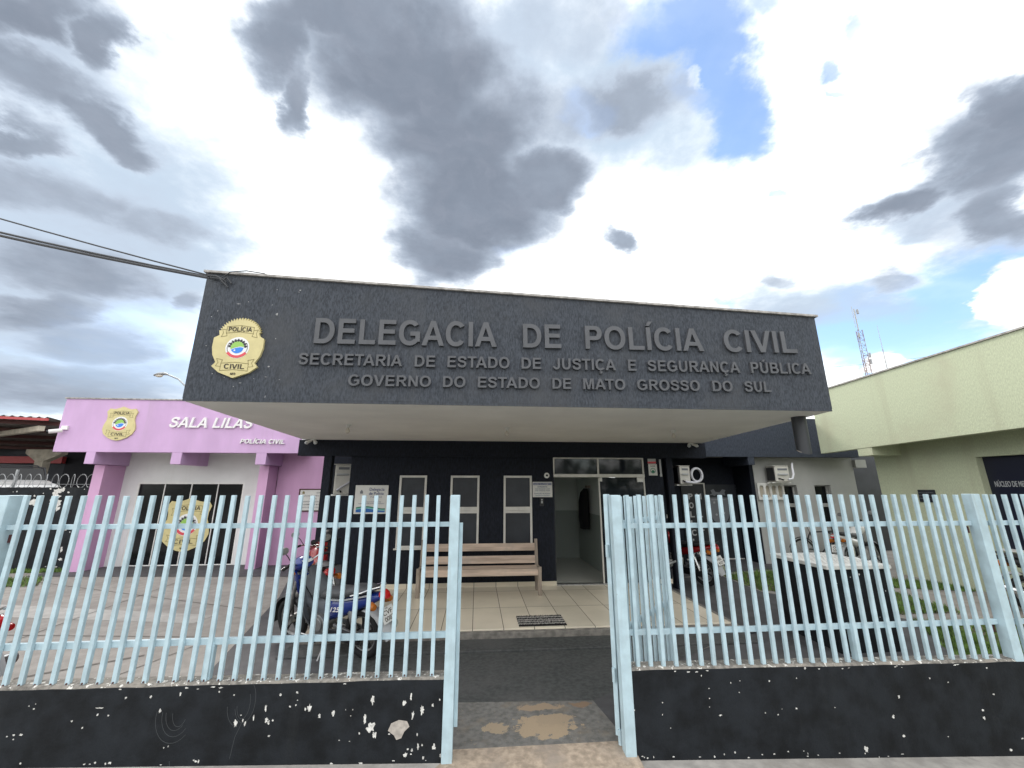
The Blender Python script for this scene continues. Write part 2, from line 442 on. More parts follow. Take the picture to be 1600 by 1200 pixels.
M['grey_wall'] = mat('light_grey_wall_paint', (.42, .42, .405), .8, var=(1.5, .08), bump=(70, .3, .005), dirt=(1.2, .5, .8, (.36, .36, .34)))
M['green'] = mat('pale_green_plaster', (.505, .545, .385), .85, streak=(2.6, .52, .84, (.42, .425, .30)), var=(70, .11), bump=(80, .55, .008), stretch=(1, 1, .3), dirt=(.8, .48, .8, (.455, .455, .325)))
M['roofing'] = mat('roof_slab_concrete', (.16, .155, .15), .9, var=(3, .2))
M['fence_blue'] = mat('light_blue_metal_paint', (.45, .585, .645), .45, streak=(16, .55, .85, (.36, .44, .47)), var=(9, .10), bump=(40, .15, .003), dirt=(3.0, .56, .76, (.39, .50, .55)), chips=[(38, .735, (.20, .17, .15))])
M['low_wall'] = mat('black_masonry_paint', (.0095, .0115, .0145), .7, streak=(5, .52, .85, (.022, .0245, .027)), var=(6, .45), bump=(26, .45, .008), spec=.25, dirt=(2.2, .5, .85, (.018, .0215, .027)), chips=[(46, .80, (.5, .49, .46))])
M['wall_top'] = mat('bare_cement_wall_top', (.20, .185, .165), .9, var=(30, .4), bump=(30, .8, .012), dirt=(5, .4, .7, (.29, .26, .225)), chips=[(26, .60, (.72, .70, .65))])
M['chip'] = mat('exposed_white_plaster', (.62, .61, .58), .8, var=(40, .28))
M['chip_grey'] = mat('exposed_mortar', (.42, .38, .34), .9, var=(30, .2))
M['scuff'] = mat('grey_scuff', (.055, .06, .065), .8)
M['concrete'] = mat('courtyard_concrete', (.315, .29, .265), .85, var=(5, .14), bump=(30, .35, .008), dirt=(.8, .42, .75, (.235, .213, .195)))
M['concrete_pale'] = mat('pale_concrete_band', (.40, .38, .355), .85, var=(6, .12), bump=(30, .3, .006))
M['joint'] = mat('dark_floor_joint', (.15, .135, .12), .9)
M['sidewalk'] = mat('sidewalk_cement', (.37, .35, .325), .85, var=(8, .2), bump=(20, .5, .01), dirt=(1.6, .45, .75, (.26, .24, .215)))
M['asphalt_paint'] = mat('dark_painted_floor', (.058, .061, .060), .75, var=(22, .3), bump=(40, .5, .008), dirt=(1.3, .42, .75, (.088, .086, .085)), chips=[(60, .745, (.24, .23, .21))])
M['path_dark'] = mat('dark_cement_path', (.072, .071, .075), .75, var=(4, .22), bump=(40, .4, .006), dirt=(.9, .45, .8, (.10, .096, .095)))
M['ramp_low'] = mat('worn_grey_floor_paint', (.15, .145, .135), .75, var=(20, .25), bump=(30, .4, .006), dirt=(2.6, .5, .75, (.215, .175, .13)), chips=[(55, .655, (.27, .215, .155)), (90, .70, (.08, .075, .07))],
                    blots=[(.62, 4.03, .27, .17, (.36, .275, .185), 2.9), (.72, 4.12, .16, .10, (.33, .255, .175), 3.2), (.20, 4.04, .10, .07, (.33, .26, .18), 4.0), (.62, 4.34, .20, .06, (.30, .225, .155), 3.6), (1.0, 4.36, .10, .05, (.22, .15, .10), 3.0)])
M['sill_sand'] = mat('sandy_threshold', (.37, .295, .225), .9, var=(20, .25), bump=(40, .6, .01), dirt=(4, .45, .72, (.30, .25, .205)), chips=[(40, .70, (.46, .40, .33))])
M['kerb_edge'] = mat('grey_step_edge', (.20, .185, .165), .85, var=(12, .3), bump=(30, .4, .006))
M['grass'] = mat('lawn_grass', (.12, .20, .042), .8, var=(7, .5))
M['soil'] = mat('lawn_soil', (.10, .085, .055), .95, var=(9, .4), bump=(20, .6, .02))
M['aluminium'] = mat('white_aluminium_frame', (.63, .61, .57), .4, var=(6, .08))
M['white_metal'] = mat('white_painted_metal', (.74, .73, .70), .45, var=(5, .08))
M['dark_glass'] = mat('dark_tinted_glass', (.010, .013, .018), .06, spec=.45)
M['black_glass'] = mat('black_tinted_glass', (.006, .007, .009), .12, spec=.35)
M['film'] = mat('grey_window_film', (.028, .031, .038), .35, spec=.4, var=(3, .2))
M['letters'] = mat('graphite_letters', (.078, .081, .090), .5, var=(8, .1))
M['white_letters'] = mat('white_letters', (.80, .78, .78), .4)
M['gold'] = mat('gold_emblem_sheet', (.60, .52, .255), .45, var=(6, .07))
M['ink'] = mat('dark_brown_ink', (.045, .035, .02), .6)
M['line_ink'] = mat('olive_line_ink', (.22, .18, .07), .6)
M['crest_white'] = mat('crest_white', (.78, .78, .78), .5)
M['crest_black'] = mat('crest_black', (.015, .015, .02), .5)
M['crest_green'] = mat('crest_green', (.28, .52, .10), .5)
M['crest_blue'] = mat('crest_blue', (.03, .22, .72), .5)
M['crest_red'] = mat('crest_red', (.65, .07, .09), .5)
M['crest_grey'] = mat('etched_grey', (.17, .18, .20), .5)
M['wood'] = mat('weathered_wood', (.52, .405, .325), .8, var=(9, .25), bump=(20, .5, .006), stretch=(.18, 1, 1.6), dirt=(2.4, .5, .75, (.42, .35, .30)))
M['wood_grey'] = mat('grey_weathered_wood', (.30, .25, .205), .85, var=(9, .3), bump=(20, .5, .006), stretch=(1, 1, .2))
M['black_plastic'] = mat('black_plastic', (.014, .014, .016), .45)
M['rubber'] = mat('black_rubber', (.012, .012, .013), .8, bump=(60, .3, .004))
M['seat_vinyl'] = mat('grey_seat_vinyl', (.055, .057, .062), .55, var=(10, .2), bump=(60, .25, .003))
M['chrome'] = mat('bright_metal', (.62, .62, .62), .25, metal=1.0)
M['cast'] = mat('cast_aluminium', (.33, .33, .33), .45, metal=.8, var=(20, .2))
M['grey_plastic'] = mat('grey_moulded_plastic', (.115, .125, .14), .5, var=(8, .12))
M['pale_plastic'] = mat('pale_grey_plastic', (.42, .43, .44), .5)
M['blue_gloss'] = mat('blue_gloss_paint', (.009, .030, .20), .25, coat=.4)
M['red_gloss'] = mat('red_gloss_paint', (.25, .010, .012), .25, coat=.4)
M['white_gloss'] = mat('white_gloss_paint', (.70, .70, .68), .25, coat=.5)
M['amber'] = mat('amber_lens', (.40, .12, .015), .25)
M['red_lens'] = mat('red_lens', (.42, .010, .012), .15)
M['clear_lens'] = mat('clear_lens', (.55, .57, .58), .12)
M['ac_white'] = mat('aircon_casing', (.60, .58, .53), .5, var=(5, .08))
M['hose'] = mat('white_insulation_hose', (.66, .66, .70), .6)
M['sign_white'] = mat('sign_board_white', (.66, .65, .62), .45, var=(4, .04))
M['sign_ink'] = mat('sign_blue_ink', (.03, .05, .16), .6)
M['sign_green'] = mat('sign_green', (.02, .18, .10), .5)
M['sign_teal'] = mat('sign_teal', (.12, .50, .46), .5)
M['sign_blue'] = mat('sign_blue', (.015, .12, .40), .5)
M['cable'] = mat('cable_sheath', (.05, .052, .058), .6)
M['galv'] = mat('galvanised_steel', (.36, .37, .38), .45, metal=.6, var=(10, .15))
M['red_steel'] = mat('red_painted_steel', (.42, .05, .055), .5)
M['rust_steel'] = mat('dark_red_purlin', (.075, .022, .020), .7)
M['sheet'] = mat('weathered_roof_sheet', (.17, .15, .14), .7, var=(2, .25))
M['shed_dark'] = mat('shed_back_wall', (.055, .062, .075), .8, var=(1.0, .35))
M['shed_black'] = mat('shed_inner_dark', (.008, .009, .014), .8)
M['old_concrete'] = mat('old_precast_concrete', (.40, .36, .29), .85, var=(5, .2), bump=(20, .4, .008))
M['lamp_glass'] = mat('lamp_glass', (.66, .60, .52), .25)
M['dado_top'] = mat('interior_pale_paint', (.66, .70, .67), .7)
M['dado_low'] = mat('interior_green_paint', (.34, .38, .355), .55)
M['int_floor'] = mat('interior_floor_tile', (.6, .6, .56), .25)
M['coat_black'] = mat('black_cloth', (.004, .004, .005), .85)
M['mat_dark'] = mat('doormat_dark', (.018, .017, .018), .95, bump=(150, 1.0, .01))
M['mat_pale'] = mat('doormat_pale', (.62, .59, .55), .95, bump=(150, 1.0, .01))
M['white_tile'] = mat('white_glazed_top', (.66, .66, .63), .5, var=(12, .1))
M['navy'] = mat('navy_door_banner', (.010, .012, .028), .35)
M['brown'] = mat('brown_print', (.20, .13, .085), .6, var=(9, .5))
M['car_white'] = mat('white_car_paint', (.66, .65, .64), .25, coat=.5)
M['bicycle_black'] = mat('black_bicycle_paint', (.014, .014, .016), .35)
M['pvc'] = mat('dark_pvc_pipe', (.035, .038, .045), .45)
M['pvc_in'] = mat('pale_pipe_rim', (.33, .30, .27), .7)

def tile_mat(name, col, tx, ty, ox, oy, grout):
    m = mat(name, col, .22, var=(.9, .09), spec=.5)
    nt = m.node_tree; nd = nt.nodes; lk = nt.links; b = nd['Principled BSDF']
    geo = nd.new('ShaderNodeNewGeometry'); sp = nd.new('ShaderNodeSeparateXYZ'); lk.new(geo.outputs['Position'], sp.inputs[0])
    def mth(op, a, v):
        n = nd.new('ShaderNodeMath'); n.operation = op
        lk.new(a, n.inputs[0]); 
        if isinstance(v, float): n.inputs[1].default_value = v
        else: lk.new(v, n.inputs[1])
        return n.outputs[0]
    def line(s, per, off, w):
        t = mth('DIVIDE', mth('SUBTRACT', s, off), per)
        fr = nd.new('ShaderNodeMath'); fr.operation = 'FRACT'; lk.new(t, fr.inputs[0])
        d = mth('ABSOLUTE', mth('SUBTRACT', fr.outputs[0], .5), 0.0)
        return mth('GREATER_THAN', d, .5 - w / per / 2), t
    lx, tx_ = line(sp.outputs[0], tx, ox, .010); ly, ty_ = line(sp.outputs[1], ty, oy, .012)
    g = mth('MAXIMUM', lx, ly)
    old = b.inputs['Base Color'].links[0].from_socket
    # each tile a slightly different tone
    fx = nd.new('ShaderNodeMath'); fx.operation = 'FLOOR'; lk.new(tx_, fx.inputs[0])
    fy = nd.new('ShaderNodeMath'); fy.operation = 'FLOOR'; lk.new(ty_, fy.inputs[0])
    cb = nd.new('ShaderNodeCombineXYZ'); lk.new(fx.outputs[0], cb.inputs[0]); lk.new(fy.outputs[0], cb.inputs[1])
    wnz = nd.new('ShaderNodeTexWhiteNoise'); wnz.noise_dimensions = '2D'; lk.new(cb.outputs[0], wnz.inputs['Vector'])
    hs = nd.new('ShaderNodeHueSaturation'); lk.new(old, hs.inputs['Color'])
    mr = nd.new('ShaderNodeMapRange'); lk.new(wnz.outputs['Value'], mr.inputs[0]); mr.inputs[3].default_value = .93; mr.inputs[4].default_value = 1.07
    lk.new(mr.outputs[0], hs.inputs['Value'])
    mx = nd.new('ShaderNodeMix'); mx.data_type = 'RGBA'; lk.new(g, mx.inputs[0]); lk.new(hs.outputs[0], mx.inputs[6]); mx.inputs[7].default_value = (*grout, 1)
    lk.new(mx.outputs[2], b.inputs['Base Color'])
    rr = nd.new('ShaderNodeMapRange'); lk.new(g, rr.inputs[0]); rr.inputs[3].default_value = .22; rr.inputs[4].default_value = .9
    lk.new(rr.outputs[0], b.inputs['Roughness'])
    return m
M['tile'] = tile_mat('beige_porcelain_tile', (.76, .685, .555), .425, 1.03, -.02, 7.16, (.13, .115, .09))


# ------------------------------------------------------------------ bold grotesque capitals for the facade lettering
def _arc(cx, cy, rx, ry, a0, a1, n=14, e=2.15):
    out = []
    for i in range(n + 1):
        a = R_(lerp(a0, a1, i / n)); c, s = math.cos(a), math.sin(a)
        out.append((cx + rx * math.copysign(abs(c) ** (2 / e), c), cy + ry * math.copysign(abs(s) ** (2 / e), s)))
    return out
def _ribbon(pts, w, n=6):
    P = [Vector(p) for p in pts]; Q = []
    for i in range(len(P) - 1):
        p0, p1, p2, p3 = P[max(i - 1, 0)], P[i], P[i + 1], P[min(i + 2, len(P) - 1)]
        for k_ in range(n):
            t = k_ / n
            Q.append(.5 * ((2 * p1) + (p2 - p0) * t + (2 * p0 - 5 * p1 + 4 * p2 - p3) * t * t + (3 * p1 - p0 - 3 * p2 + p3) * t ** 3))
    Q.append(P[-1]); L, Rr = [], []
    for i, q in enumerate(Q):
        d = (Q[min(i + 1, len(Q) - 1)] - Q[max(i - 1, 0)]).normalized(); nn = Vector((-d.y, d.x)) * w / 2
        L.append(tuple(q + nn)); Rr.append(tuple(q - nn))
    return L + Rr[::-1]
GL_ = {
 'I': (278, [[(68, 0), (68, 716), (212, 716), (212, 0)]]),
 'L': (611, [[(73, 0), (73, 710), (218, 710), (218, 121), (580, 121), (580, 0)]]),
 'E': (667, [[(73, 0), (73, 716), (604, 716), (604, 595), (218, 595), (218, 436), (577, 436), (577, 316), (218, 316), (218, 121), (617, 121), (617, 0)]]),
 'T': (611, [[(234, 0), (234, 595), (21, 595), (21, 716), (591, 716), (591, 595), (379, 595), (379, 0)]]),
 'V': (667, [[(256, 0), (0, 716), (157, 716), (338, 186), (513, 716), (667, 716), (410, 0)]]),
 'A': (722, [[(0, 0), (279, 716), (432, 716), (718, 0), (561, 0), (499, 163), (213, 163), (154, 0)], [(257, 284), (355, 549), (455, 284)]]),
 'N': (722, [[(75, 0), (75, 716), (216, 716), (509, 238), (509, 716), (643, 716), (643, 0), (498, 0), (209, 467), (209, 0)]]),
 'M': (833, [[(71, 0), (71, 716), (287, 716), (417, 228), (545, 716), (762, 716), (762, 0), (628, 0), (628, 564), (486, 0), (347, 0), (205, 564), (205, 0)]]),
 'D': (722, [[(72, 0), (72, 716), (337, 716)] + _arc(337, 358, 345, 358, 85, -85) + [(337, 0)], [(217, 121), (217, 595), (320, 595)] + _arc(320, 358, 212, 237, 85, -85) + [(320, 121)]]),
 'O': (778, [_arc(389, 358, 347, 370, 0, 350, 36), _arc(389, 358, 198, 246, 0, 350, 36)]),
 'C': (722, [_arc(378, 358, 331, 370, 38, 322, 30) + _arc(378, 358, 183, 246, 316, 44, 24)]),
 'G': (778, [_arc(388, 358, 346, 370, 40, 318, 30) + [(717, 100), (717, 392), (405, 392), (405, 271), (571, 271), (571, 179)] + _arc(388, 358, 198, 246, 312, 46, 24)]),
 'J': (556, [[(484, 716), (338, 716)] + _arc(250, 225, 90, 116, 0, -160, 12)[0:] + [(24, 204)] + _arc(254, 230, 230, 242, 190, 360, 14)]),
 'P': (667, [[(73, 0), (73, 716), (395, 716)] + _arc(395, 493, 229, 223, 85, -85) + [(395, 270), (218, 270), (218, 0)], [(218, 595), (218, 391), (375, 391)] + _arc(375, 493, 98, 102, -85, 85, 10) + [(375, 595)]]),
 'R': (722, [[(73, 0), (73, 716), (420, 716)] + _arc(420, 513, 240, 203, 85, -70) + [(500, 290), (560, 215), (716, 0), (543, 0), (430, 165), (345, 275), (305, 299), (218, 299), (218, 0)], [(218, 595), (218, 413), (400, 413)] + _arc(400, 504, 110, 91, -85, 85, 10) + [(400, 595)]]),
 'B': (722, [[(73, 0), (73, 716), (390, 716)] + _arc(390, 532, 236, 184, 85, -50) + [(520, 378)] + _arc(410, 205, 262, 205, 62, -85) + [(410, 0)], [(218, 597), (218, 431), (370, 431)] + _arc(370, 514, 112, 83, -85, 85, 8) + [(370, 597)], [(218, 312), (218, 122), (395, 122)] + _arc(395, 217, 127, 95, -85, 85, 8) + [(395, 312)]]),
 'U': (722, [[(72, 716), (72, 300)] + _arc(358, 290, 286, 302, 180, 360, 18) + [(644, 716), (499, 716)] + _arc(358, 275, 141, 163, 360, 180, 14) + [(217, 716)]]),
 'S': (667, [_ribbon([(552, 500), (500, 612), (335, 656), (175, 612), (132, 520), (195, 428), (335, 384), (490, 330), (548, 215), (480, 100), (330, 60), (170, 105), (108, 232)], 136)]),
}
GL_['Í'] = (278, GL_['I'][1] + [[(70, 762), (150, 905), (300, 905), (178, 762)]])
GL_['Á'] = (722, GL_['A'][1] + [[(290, 762), (370, 905), (525, 905), (400, 762)]])
GL_['Ú'] = (722, GL_['U'][1] + [[(285, 762), (365, 905), (520, 905), (395, 762)]])
GL_['Ç'] = (722, GL_['C'][1] + [[(335, -30), (300, -120), (395, -112), (400, -140), (370, -160), (300, -150), (290, -205), (400, -218), (500, -180), (490, -95), (400, -70), (415, -30)]])
def block_word(parent, material, word, o, ux, uz, x0, x1, cap, t):
    o, ux, uz = Vector(o), Vector(ux), Vector(uz); un = ux.cross(uz).normalized()
    pos = []; x = 0; kern = {('T', 'A'): -60, ('A', 'T'): -60, ('A', 'V'): -50, ('V', 'A'): -50, ('L', 'V'): -40, ('P', 'A'): -40}
    for i, ch in enumerate(word):
        if ch == ' ': x += 330; pos.append(None); continue
        if i: x += kern.get((word[i - 1], ch), 0)
        pos.append(x); x += GL_[ch][0]
    gxs = [(p + min(q[0] for q in GL_[c][1][0]), p + max(q[0] for q in GL_[c][1][0])) for p, c in zip(pos, word) if c != ' ']
    a, b = min(g[0] for g in gxs), max(g[1] for g in gxs); sx = (x1 - x0) / (b - a); sz = cap / 716
    for p, ch in zip(pos, word):
        if ch == ' ': continue
        if ('glyph', ch) not in _TC:
            cu = bpy.data.curves.new('g', 'CURVE'); cu.dimensions = '2D'; cu.fill_mode = 'BOTH'; cu.extrude = .5; cu.resolution_u = 1
            for poly in GL_[ch][1]:
                sp = cu.splines.new('POLY'); sp.points.add(len(poly) - 1); sp.use_cyclic_u = True
                for k_, (px, py) in enumerate(poly): sp.points[k_].co = (px / 1000, py / 1000, 0, 1)
            ob = bpy.data.objects.new('g', cu); COL.objects.link(ob); bpy.context.view_layer.update()
            me = bpy.data.meshes.new_from_object(ob.evaluated_get(bpy.context.evaluated_depsgraph_get()))
            _TC[('glyph', ch)] = ([tuple(v.co) for v in me.vertices], [tuple(f.vertices) for f in me.polygons])
            bpy.data.objects.remove(ob); bpy.data.curves.remove(cu); bpy.data.meshes.remove(me)
        vs, fs = _TC[('glyph', ch)]
        mb = MB(); mb.add([o + ux * (x0 + (p + v[0] * 1000 - a) * sx) + uz * (v[1] * 1000 * sz) + un * (t * (v[2] + .5) + .002) for v in vs], fs)
        mb.build('letter', material, parent)

# ================================================================== the setting
def sstep(x, a, b):
    t = min(1, max(0, (x - a) / (b - a))); return t * t * (3 - 2 * t)
def gz(x, y):            # courtyard surface: level, rising a hand's breadth towards the right rear
    return .10 * sstep(x, 4.3, 6.8) * sstep(y, 5.0, 8.0)
def sheet(c4, off, n=10, mb=None):
    """four corners (x, y) subdivided and laid on the courtyard surface, off above it"""
    mb = mb or MB(); vs = []
    for j in range(n + 1):
        for i in range(n + 1):
            u, v = i / n, j / n
            x = lerp(lerp(c4[0][0], c4[1][0], u), lerp(c4[3][0], c4[2][0], u), v)
            y = lerp(lerp(c4[0][1], c4[1][1], u), lerp(c4[3][1], c4[2][1], u), v)
            vs.append((x, y, gz(x, y) + off))
    w = n + 1
    return mb.add(vs, [(j * w + i, j * w + i + 1, (j + 1) * w + i + 1, (j + 1) * w + i) for j in range(n) for i in range(n)])
def swz(x): return -.036 * (x - .5)       # the pavement falls gently to the right

g = MB(); g.add([(-600, -600, -1.6), (600, -600, -1.6), (600, 600, -1.6), (-600, 600, -1.6)], [(0, 1, 2, 3)])
struct(g.build('ground', M['soil'], origin=(0, 0, -1.6)))
s = MB()
s.add([(x, y, swz(x)) for y in (-1.4, 3.70) for x in (-16, 16)] + [(x, y, swz(x) - 1.2) for y in (-1.4, 3.70) for x in (-16, 16)],
      [(0, 1, 3, 2), (4, 6, 7, 5), (0, 4, 5, 1), (2, 3, 7, 6), (0, 2, 6, 4), (1, 5, 7, 3)])
struct(s.build('sidewalk', M['sidewalk']))
s = MB(); s.hexa([(-16, -14, swz(-16) - 1.5), (16, -14, swz(16) - 1.5), (16, -1.41, swz(16) - 1.5), (-16, -1.41, swz(-16) - 1.5),
                  (-16, -14, swz(-16) - .15), (16, -14, swz(16) - .15), (16, -1.41, swz(16) - .15), (-16, -1.41, swz(-16) - .15)])
struct(s.build('street', M['asphalt_paint']))
c = sheet([(-15, 3.705), (13, 3.705), (13, 14), (-15, 14)], 0.0, 44)
struct(c.build('courtyard', M['concrete']))
# joints in the concrete
j = MB()
for (a, b2, w) in [((-9.5, 10.35), (-3.9, 7.9), .03), ((-11, 7.35), (-3.3, 6.5), .022), ((-9, 5.5), (-2.85, 5.25), .018), ((-5.9, 3.8), (-6.4, 10.4), .02),
                   ((-9.2, 3.8), (-10.2, 10.2), .02), ((-4.4, 3.8), (-3.6, 6.2), .014), ((-4.9, 5.4), (-4.0, 5.95), .05)]:
    d = Vector((b2[0] - a[0], b2[1] - a[1], 0)).normalized(); nn = Vector((-d.y, d.x, 0)) * w / 2
    vs = [(a[0] - nn.x, a[1] - nn.y, .004), (b2[0] - nn.x, b2[1] - nn.y, .004), (b2[0] + nn.x, b2[1] + nn.y, .004), (a[0] + nn.x, a[1] + nn.y, .004)]
    j.add(vs, [(0, 1, 2, 3)])
struct(j.build('floor_joints', M['joint']))
b = sheet([(-13, 8.75), (-4.2, 7.15), (-4.15, 7.55), (-13, 9.6)], .004, 8)
struct(b.build('pale_concrete_band', M['concrete_pale']))
# painted path around the porch and along the annexes
p = MB()
sheet([(-2.72, 4.50), (-.35, 4.50), (-2.3, 8.6), (-3.62, 8.6)], .008, 8, p)
sheet([(-3.62, 8.6), (-2.3, 8.6), (-2.3, 12.0), (-4.2, 10.4)], .008, 6, p)
sheet([(-10.2, 10.9), (-4.2, 10.4), (-2.3, 12.0), (-10.2, 12.4)], .008, 6, p)
struct(p.build('painted_path', M['path_dark']))
p = MB()
sheet([(-.35, 4.50), (1.15, 4.42), (3.66, 6.06), (-2.3, 6.06)], .010, 8, p)
struct(p.build('entrance_ramp', M['asphalt_paint']))
p = MB()
sheet([(1.32, 3.71), (6.1, 3.71), (6.6, 6.2), (3.8, 6.06)], .009, 8, p)
sheet([(1.1, 3.71), (2.6, 3.71), (3.85, 6.06), (1.1, 4.6)], .0070, 8, p)
sheet([(3.66, 6.0), (6.6, 6.2), (5.45, 8.0), (3.66, 8.0)], .009, 8, p)
sheet([(3.66, 8.0), (5.45, 8.0), (5.5, 9.5), (3.66, 9.5)], .009, 6, p)
sheet([(3.66, 9.5), (10.2, 9.95), (10.2, 12.2), (3.66, 12.2)], .009, 8, p)
struct(p.build('side_path', M['path_dark']))
p = MB(); sheet([(-.24, 3.71), (1.26, 3.71), (1.15, 4.42), (-.35, 4.50)], .012, 6, p)
struct(p.build('gate_apron', M['ramp_low']))
p = MB()
p.hexa([(-.26, 3.40, swz(-.2) - .02), (1.27, 3.40, swz(1.2) - .02), (1.27, 3.76, -.02), (-.26, 3.76, -.02),
        (-.26, 3.40, swz(-.2) + .006), (1.27, 3.40, swz(1.2) + .010), (1.27, 3.76, .022), (-.26, 3.76, .022)])
struct(p.build('threshold', M['sill_sand']))
# tiled porch floor on its step
p = MB(); p.box(-2.24, 3.66, 6.16, 8.56, .02, .116)
struct(p.build('porch_floor', M['tile'], bevel=.004))
p = MB(); p.box(-2.30, 3.74, 6.06, 6.155, -.02, .100); p.box(3.665, 3.76, 6.16, 8.5, -.02, .100); p.box(-2.33, -2.245, 6.16, 8.5, -.02, .100)
struct(p.build('porch_kerb', M['kerb_edge'], bevel=.006))
p = MB(); p.box(-2.34, 3.80, 5.66, 6.055, -.02, .034)
struct(p.build('porch_step', M['asphalt_paint'], bevel=.01))

# lawns: soil sheet and blades
def lawn(quads, n, seed):
    rnd = random.Random(seed); mb = MB(); sl = MB()
    for q in quads: sheet(q, .006, 5, sl)
    for k in range(n):
        q = quads[rnd.randrange(len(quads))]
        u, v = rnd.random(), rnd.random()
        x = lerp(lerp(q[0][0], q[1][0], u), lerp(q[3][0], q[2][0], u), v) + rnd.gauss(0, .03)
        y = lerp(lerp(q[0][1], q[1][1], u), lerp(q[3][1], q[2][1], u), v) + rnd.gauss(0, .03)
        z = gz(x, y) + .005; h = rnd.uniform(.025, .085); a = rnd.uniform(0, 6.28); w = rnd.uniform(.006, .013)
        lx, ly = rnd.gauss(0, .025), rnd.gauss(0, .025); cx, cy = math.cos(a) * w, math.sin(a) * w
        mb.add([(x - cx, y - cy, z), (x + cx, y + cy, z), (x + lx, y + ly, z + h)], [(0, 1, 2)])
    struct(sl.build('lawn_bed', M['soil']))
    o = mb.build('lawn_grass', M['grass']); o['kind'] = 'stuff'
lawn([[(5.5, 8.1), (7.75, 8.1), (7.75, 9.7), (5.55, 9.45)], [(6.6, 6.5), (7.75, 6.5), (7.75, 8.1), (5.6, 8.1)], [(7.75, 7.95), (9.3, 7.5), (9.3, 8.2), (7.75, 8.9)]], 9000, 3)
lawn([[(6.15, 3.75), (9.2, 3.75), (9.2, 6.1), (6.75, 6.1)], [(5.75, 4.9), (6.3, 4.3), (6.9, 6.1), (6.55, 6.2)]], 8000, 4)
lawn([[(-13, 9.7), (-9.0, 9.9), (-9.7, 10.75), (-13, 10.7)], [(-13, 11.35), (-9.9, 11.35), (-9.9, 11.64), (-13, 11.64)]], 6000, 5)

# ================================================================== police station
PS = thing('police_station', 'dark charcoal police station with deep overhanging entrance canopy and raised lettering', 'building', (.7, 8.6, 0))
YW = 8.555
w = MB()                                                        # porch wall around its openings
T = .16
wins = [(-1.557, -1.014), (-.535, .05), (.546, 1.13)]
zb, zt = .835, 2.214
xs = [-2.54] + [v for ab in wins for v in ab] + [1.585]
for i in range(0, len(xs), 2):
    w.box(xs[i], xs[i + 1], YW, YW + T, .10, 2.90)
for a, b2 in wins:
    w.box(a, b2, YW, YW + T, .10, zb); w.box(a, b2, YW, YW + T, zt, 2.90)
w.box(3.545, 3.95, YW, YW + T, .10, 2.90); w.box(1.585, 3.545, YW, YW + T, 2.575, 2.90)
w.box(3.79, 3.95, YW + T, 11.15, .0, 2.90); w.box(-2.54, -2.38, YW + T, 13.0, .0, 2.90)
w.box(3.95, 7.32, 11.15, 11.3, .0, 2.80)
w.box(-4.138, -2.54, 11.80, 12.0, 0, 2.9)
w.box(7.20, 7.30, 10.42, 11.15, .0, 2.8)
w.build('wall', M['black_wall'], PS)
w = MB(); w.box(-3.58, 4.944, 8.50, 8.553, 2.592, 2.912); w.box(-3.58, 4.944, 8.553, 8.70, 2.596, 2.908)
w.build('beam', M['black_wall'], PS, bevel=.004)
for x0, x1 in ((-3.07, -2.915), (4.035, 4.177)):
    w = MB(); w.box(x0, x1, 8.52, 8.68, 0, 2.594); w.build('pillar', M['black_wall'], PS, bevel=.004)
w = MB(); w.box(-2.53, 1.60, 8.542, 8.554, .112, .196); w.box(3.54, 3.96, 8.542, 8.554, .112, .196)
w.build('skirting', M['tile'], PS)
# canopy: soffit level, parapet falling to the right
def zt_at(x): return 4.470 - (x + 3.25) * (4.470 - 4.178) / 7.68
cf = [(-3.254, 4.645), (4.425, 4.645), (4.881, 8.49), (-3.514, 8.49)]
w = MB(); w.hexa([(x, y, 2.945) for x, y in cf] + [(x, y, zt_at(max(-3.25, min(4.43, x)))) for x, y in cf])
can = w.build('canopy', M['charcoal'], PS)
w = MB(); w.hexa([(x, y, 2.914) for x, y in [(-3.244, 4.66), (4.413, 4.66), (4.865, 8.49), (-3.50, 8.49)]] + [(x, y, 2.944) for x, y in [(-3.244, 4.66), (4.413, 4.66), (4.865, 8.49), (-3.50, 8.49)]])
w.build('soffit', M['soffit'], PS)
w = MB(); w.hexa([(-3.252, 4.647, 2.913), (4.421, 4.647, 2.913), (4.421, 4.659, 2.913), (-3.252, 4.659, 2.913), (-3.252, 4.647, 2.9445), (4.421, 4.647, 2.9445), (4.421, 4.659, 2.9445), (-3.252, 4.659, 2.9445)])
w.build('drip_edge', M['charcoal'], PS)
w = MB(); w.hexa([(-3.285, 4.615, zt_at(-3.25)), (4.455, 4.615, zt_at(4.43)), (4.455, 4.86, zt_at(4.43)), (-3.285, 4.86, zt_at(-3.25)),
                  (-3.285, 4.615, zt_at(-3.25) + .026), (4.455, 4.615, zt_at(4.43) + .026), (4.455, 4.86, zt_at(4.43) + .026), (-3.285, 4.86, zt_at(-3.25) + .026)])
w.build('coping', M['edge_paint'], PS)
w = MB(); w.box(-3.55, 4.86, 8.71, 13.0, 2.92, 3.25); w.build('roof', M['roofing'], PS)
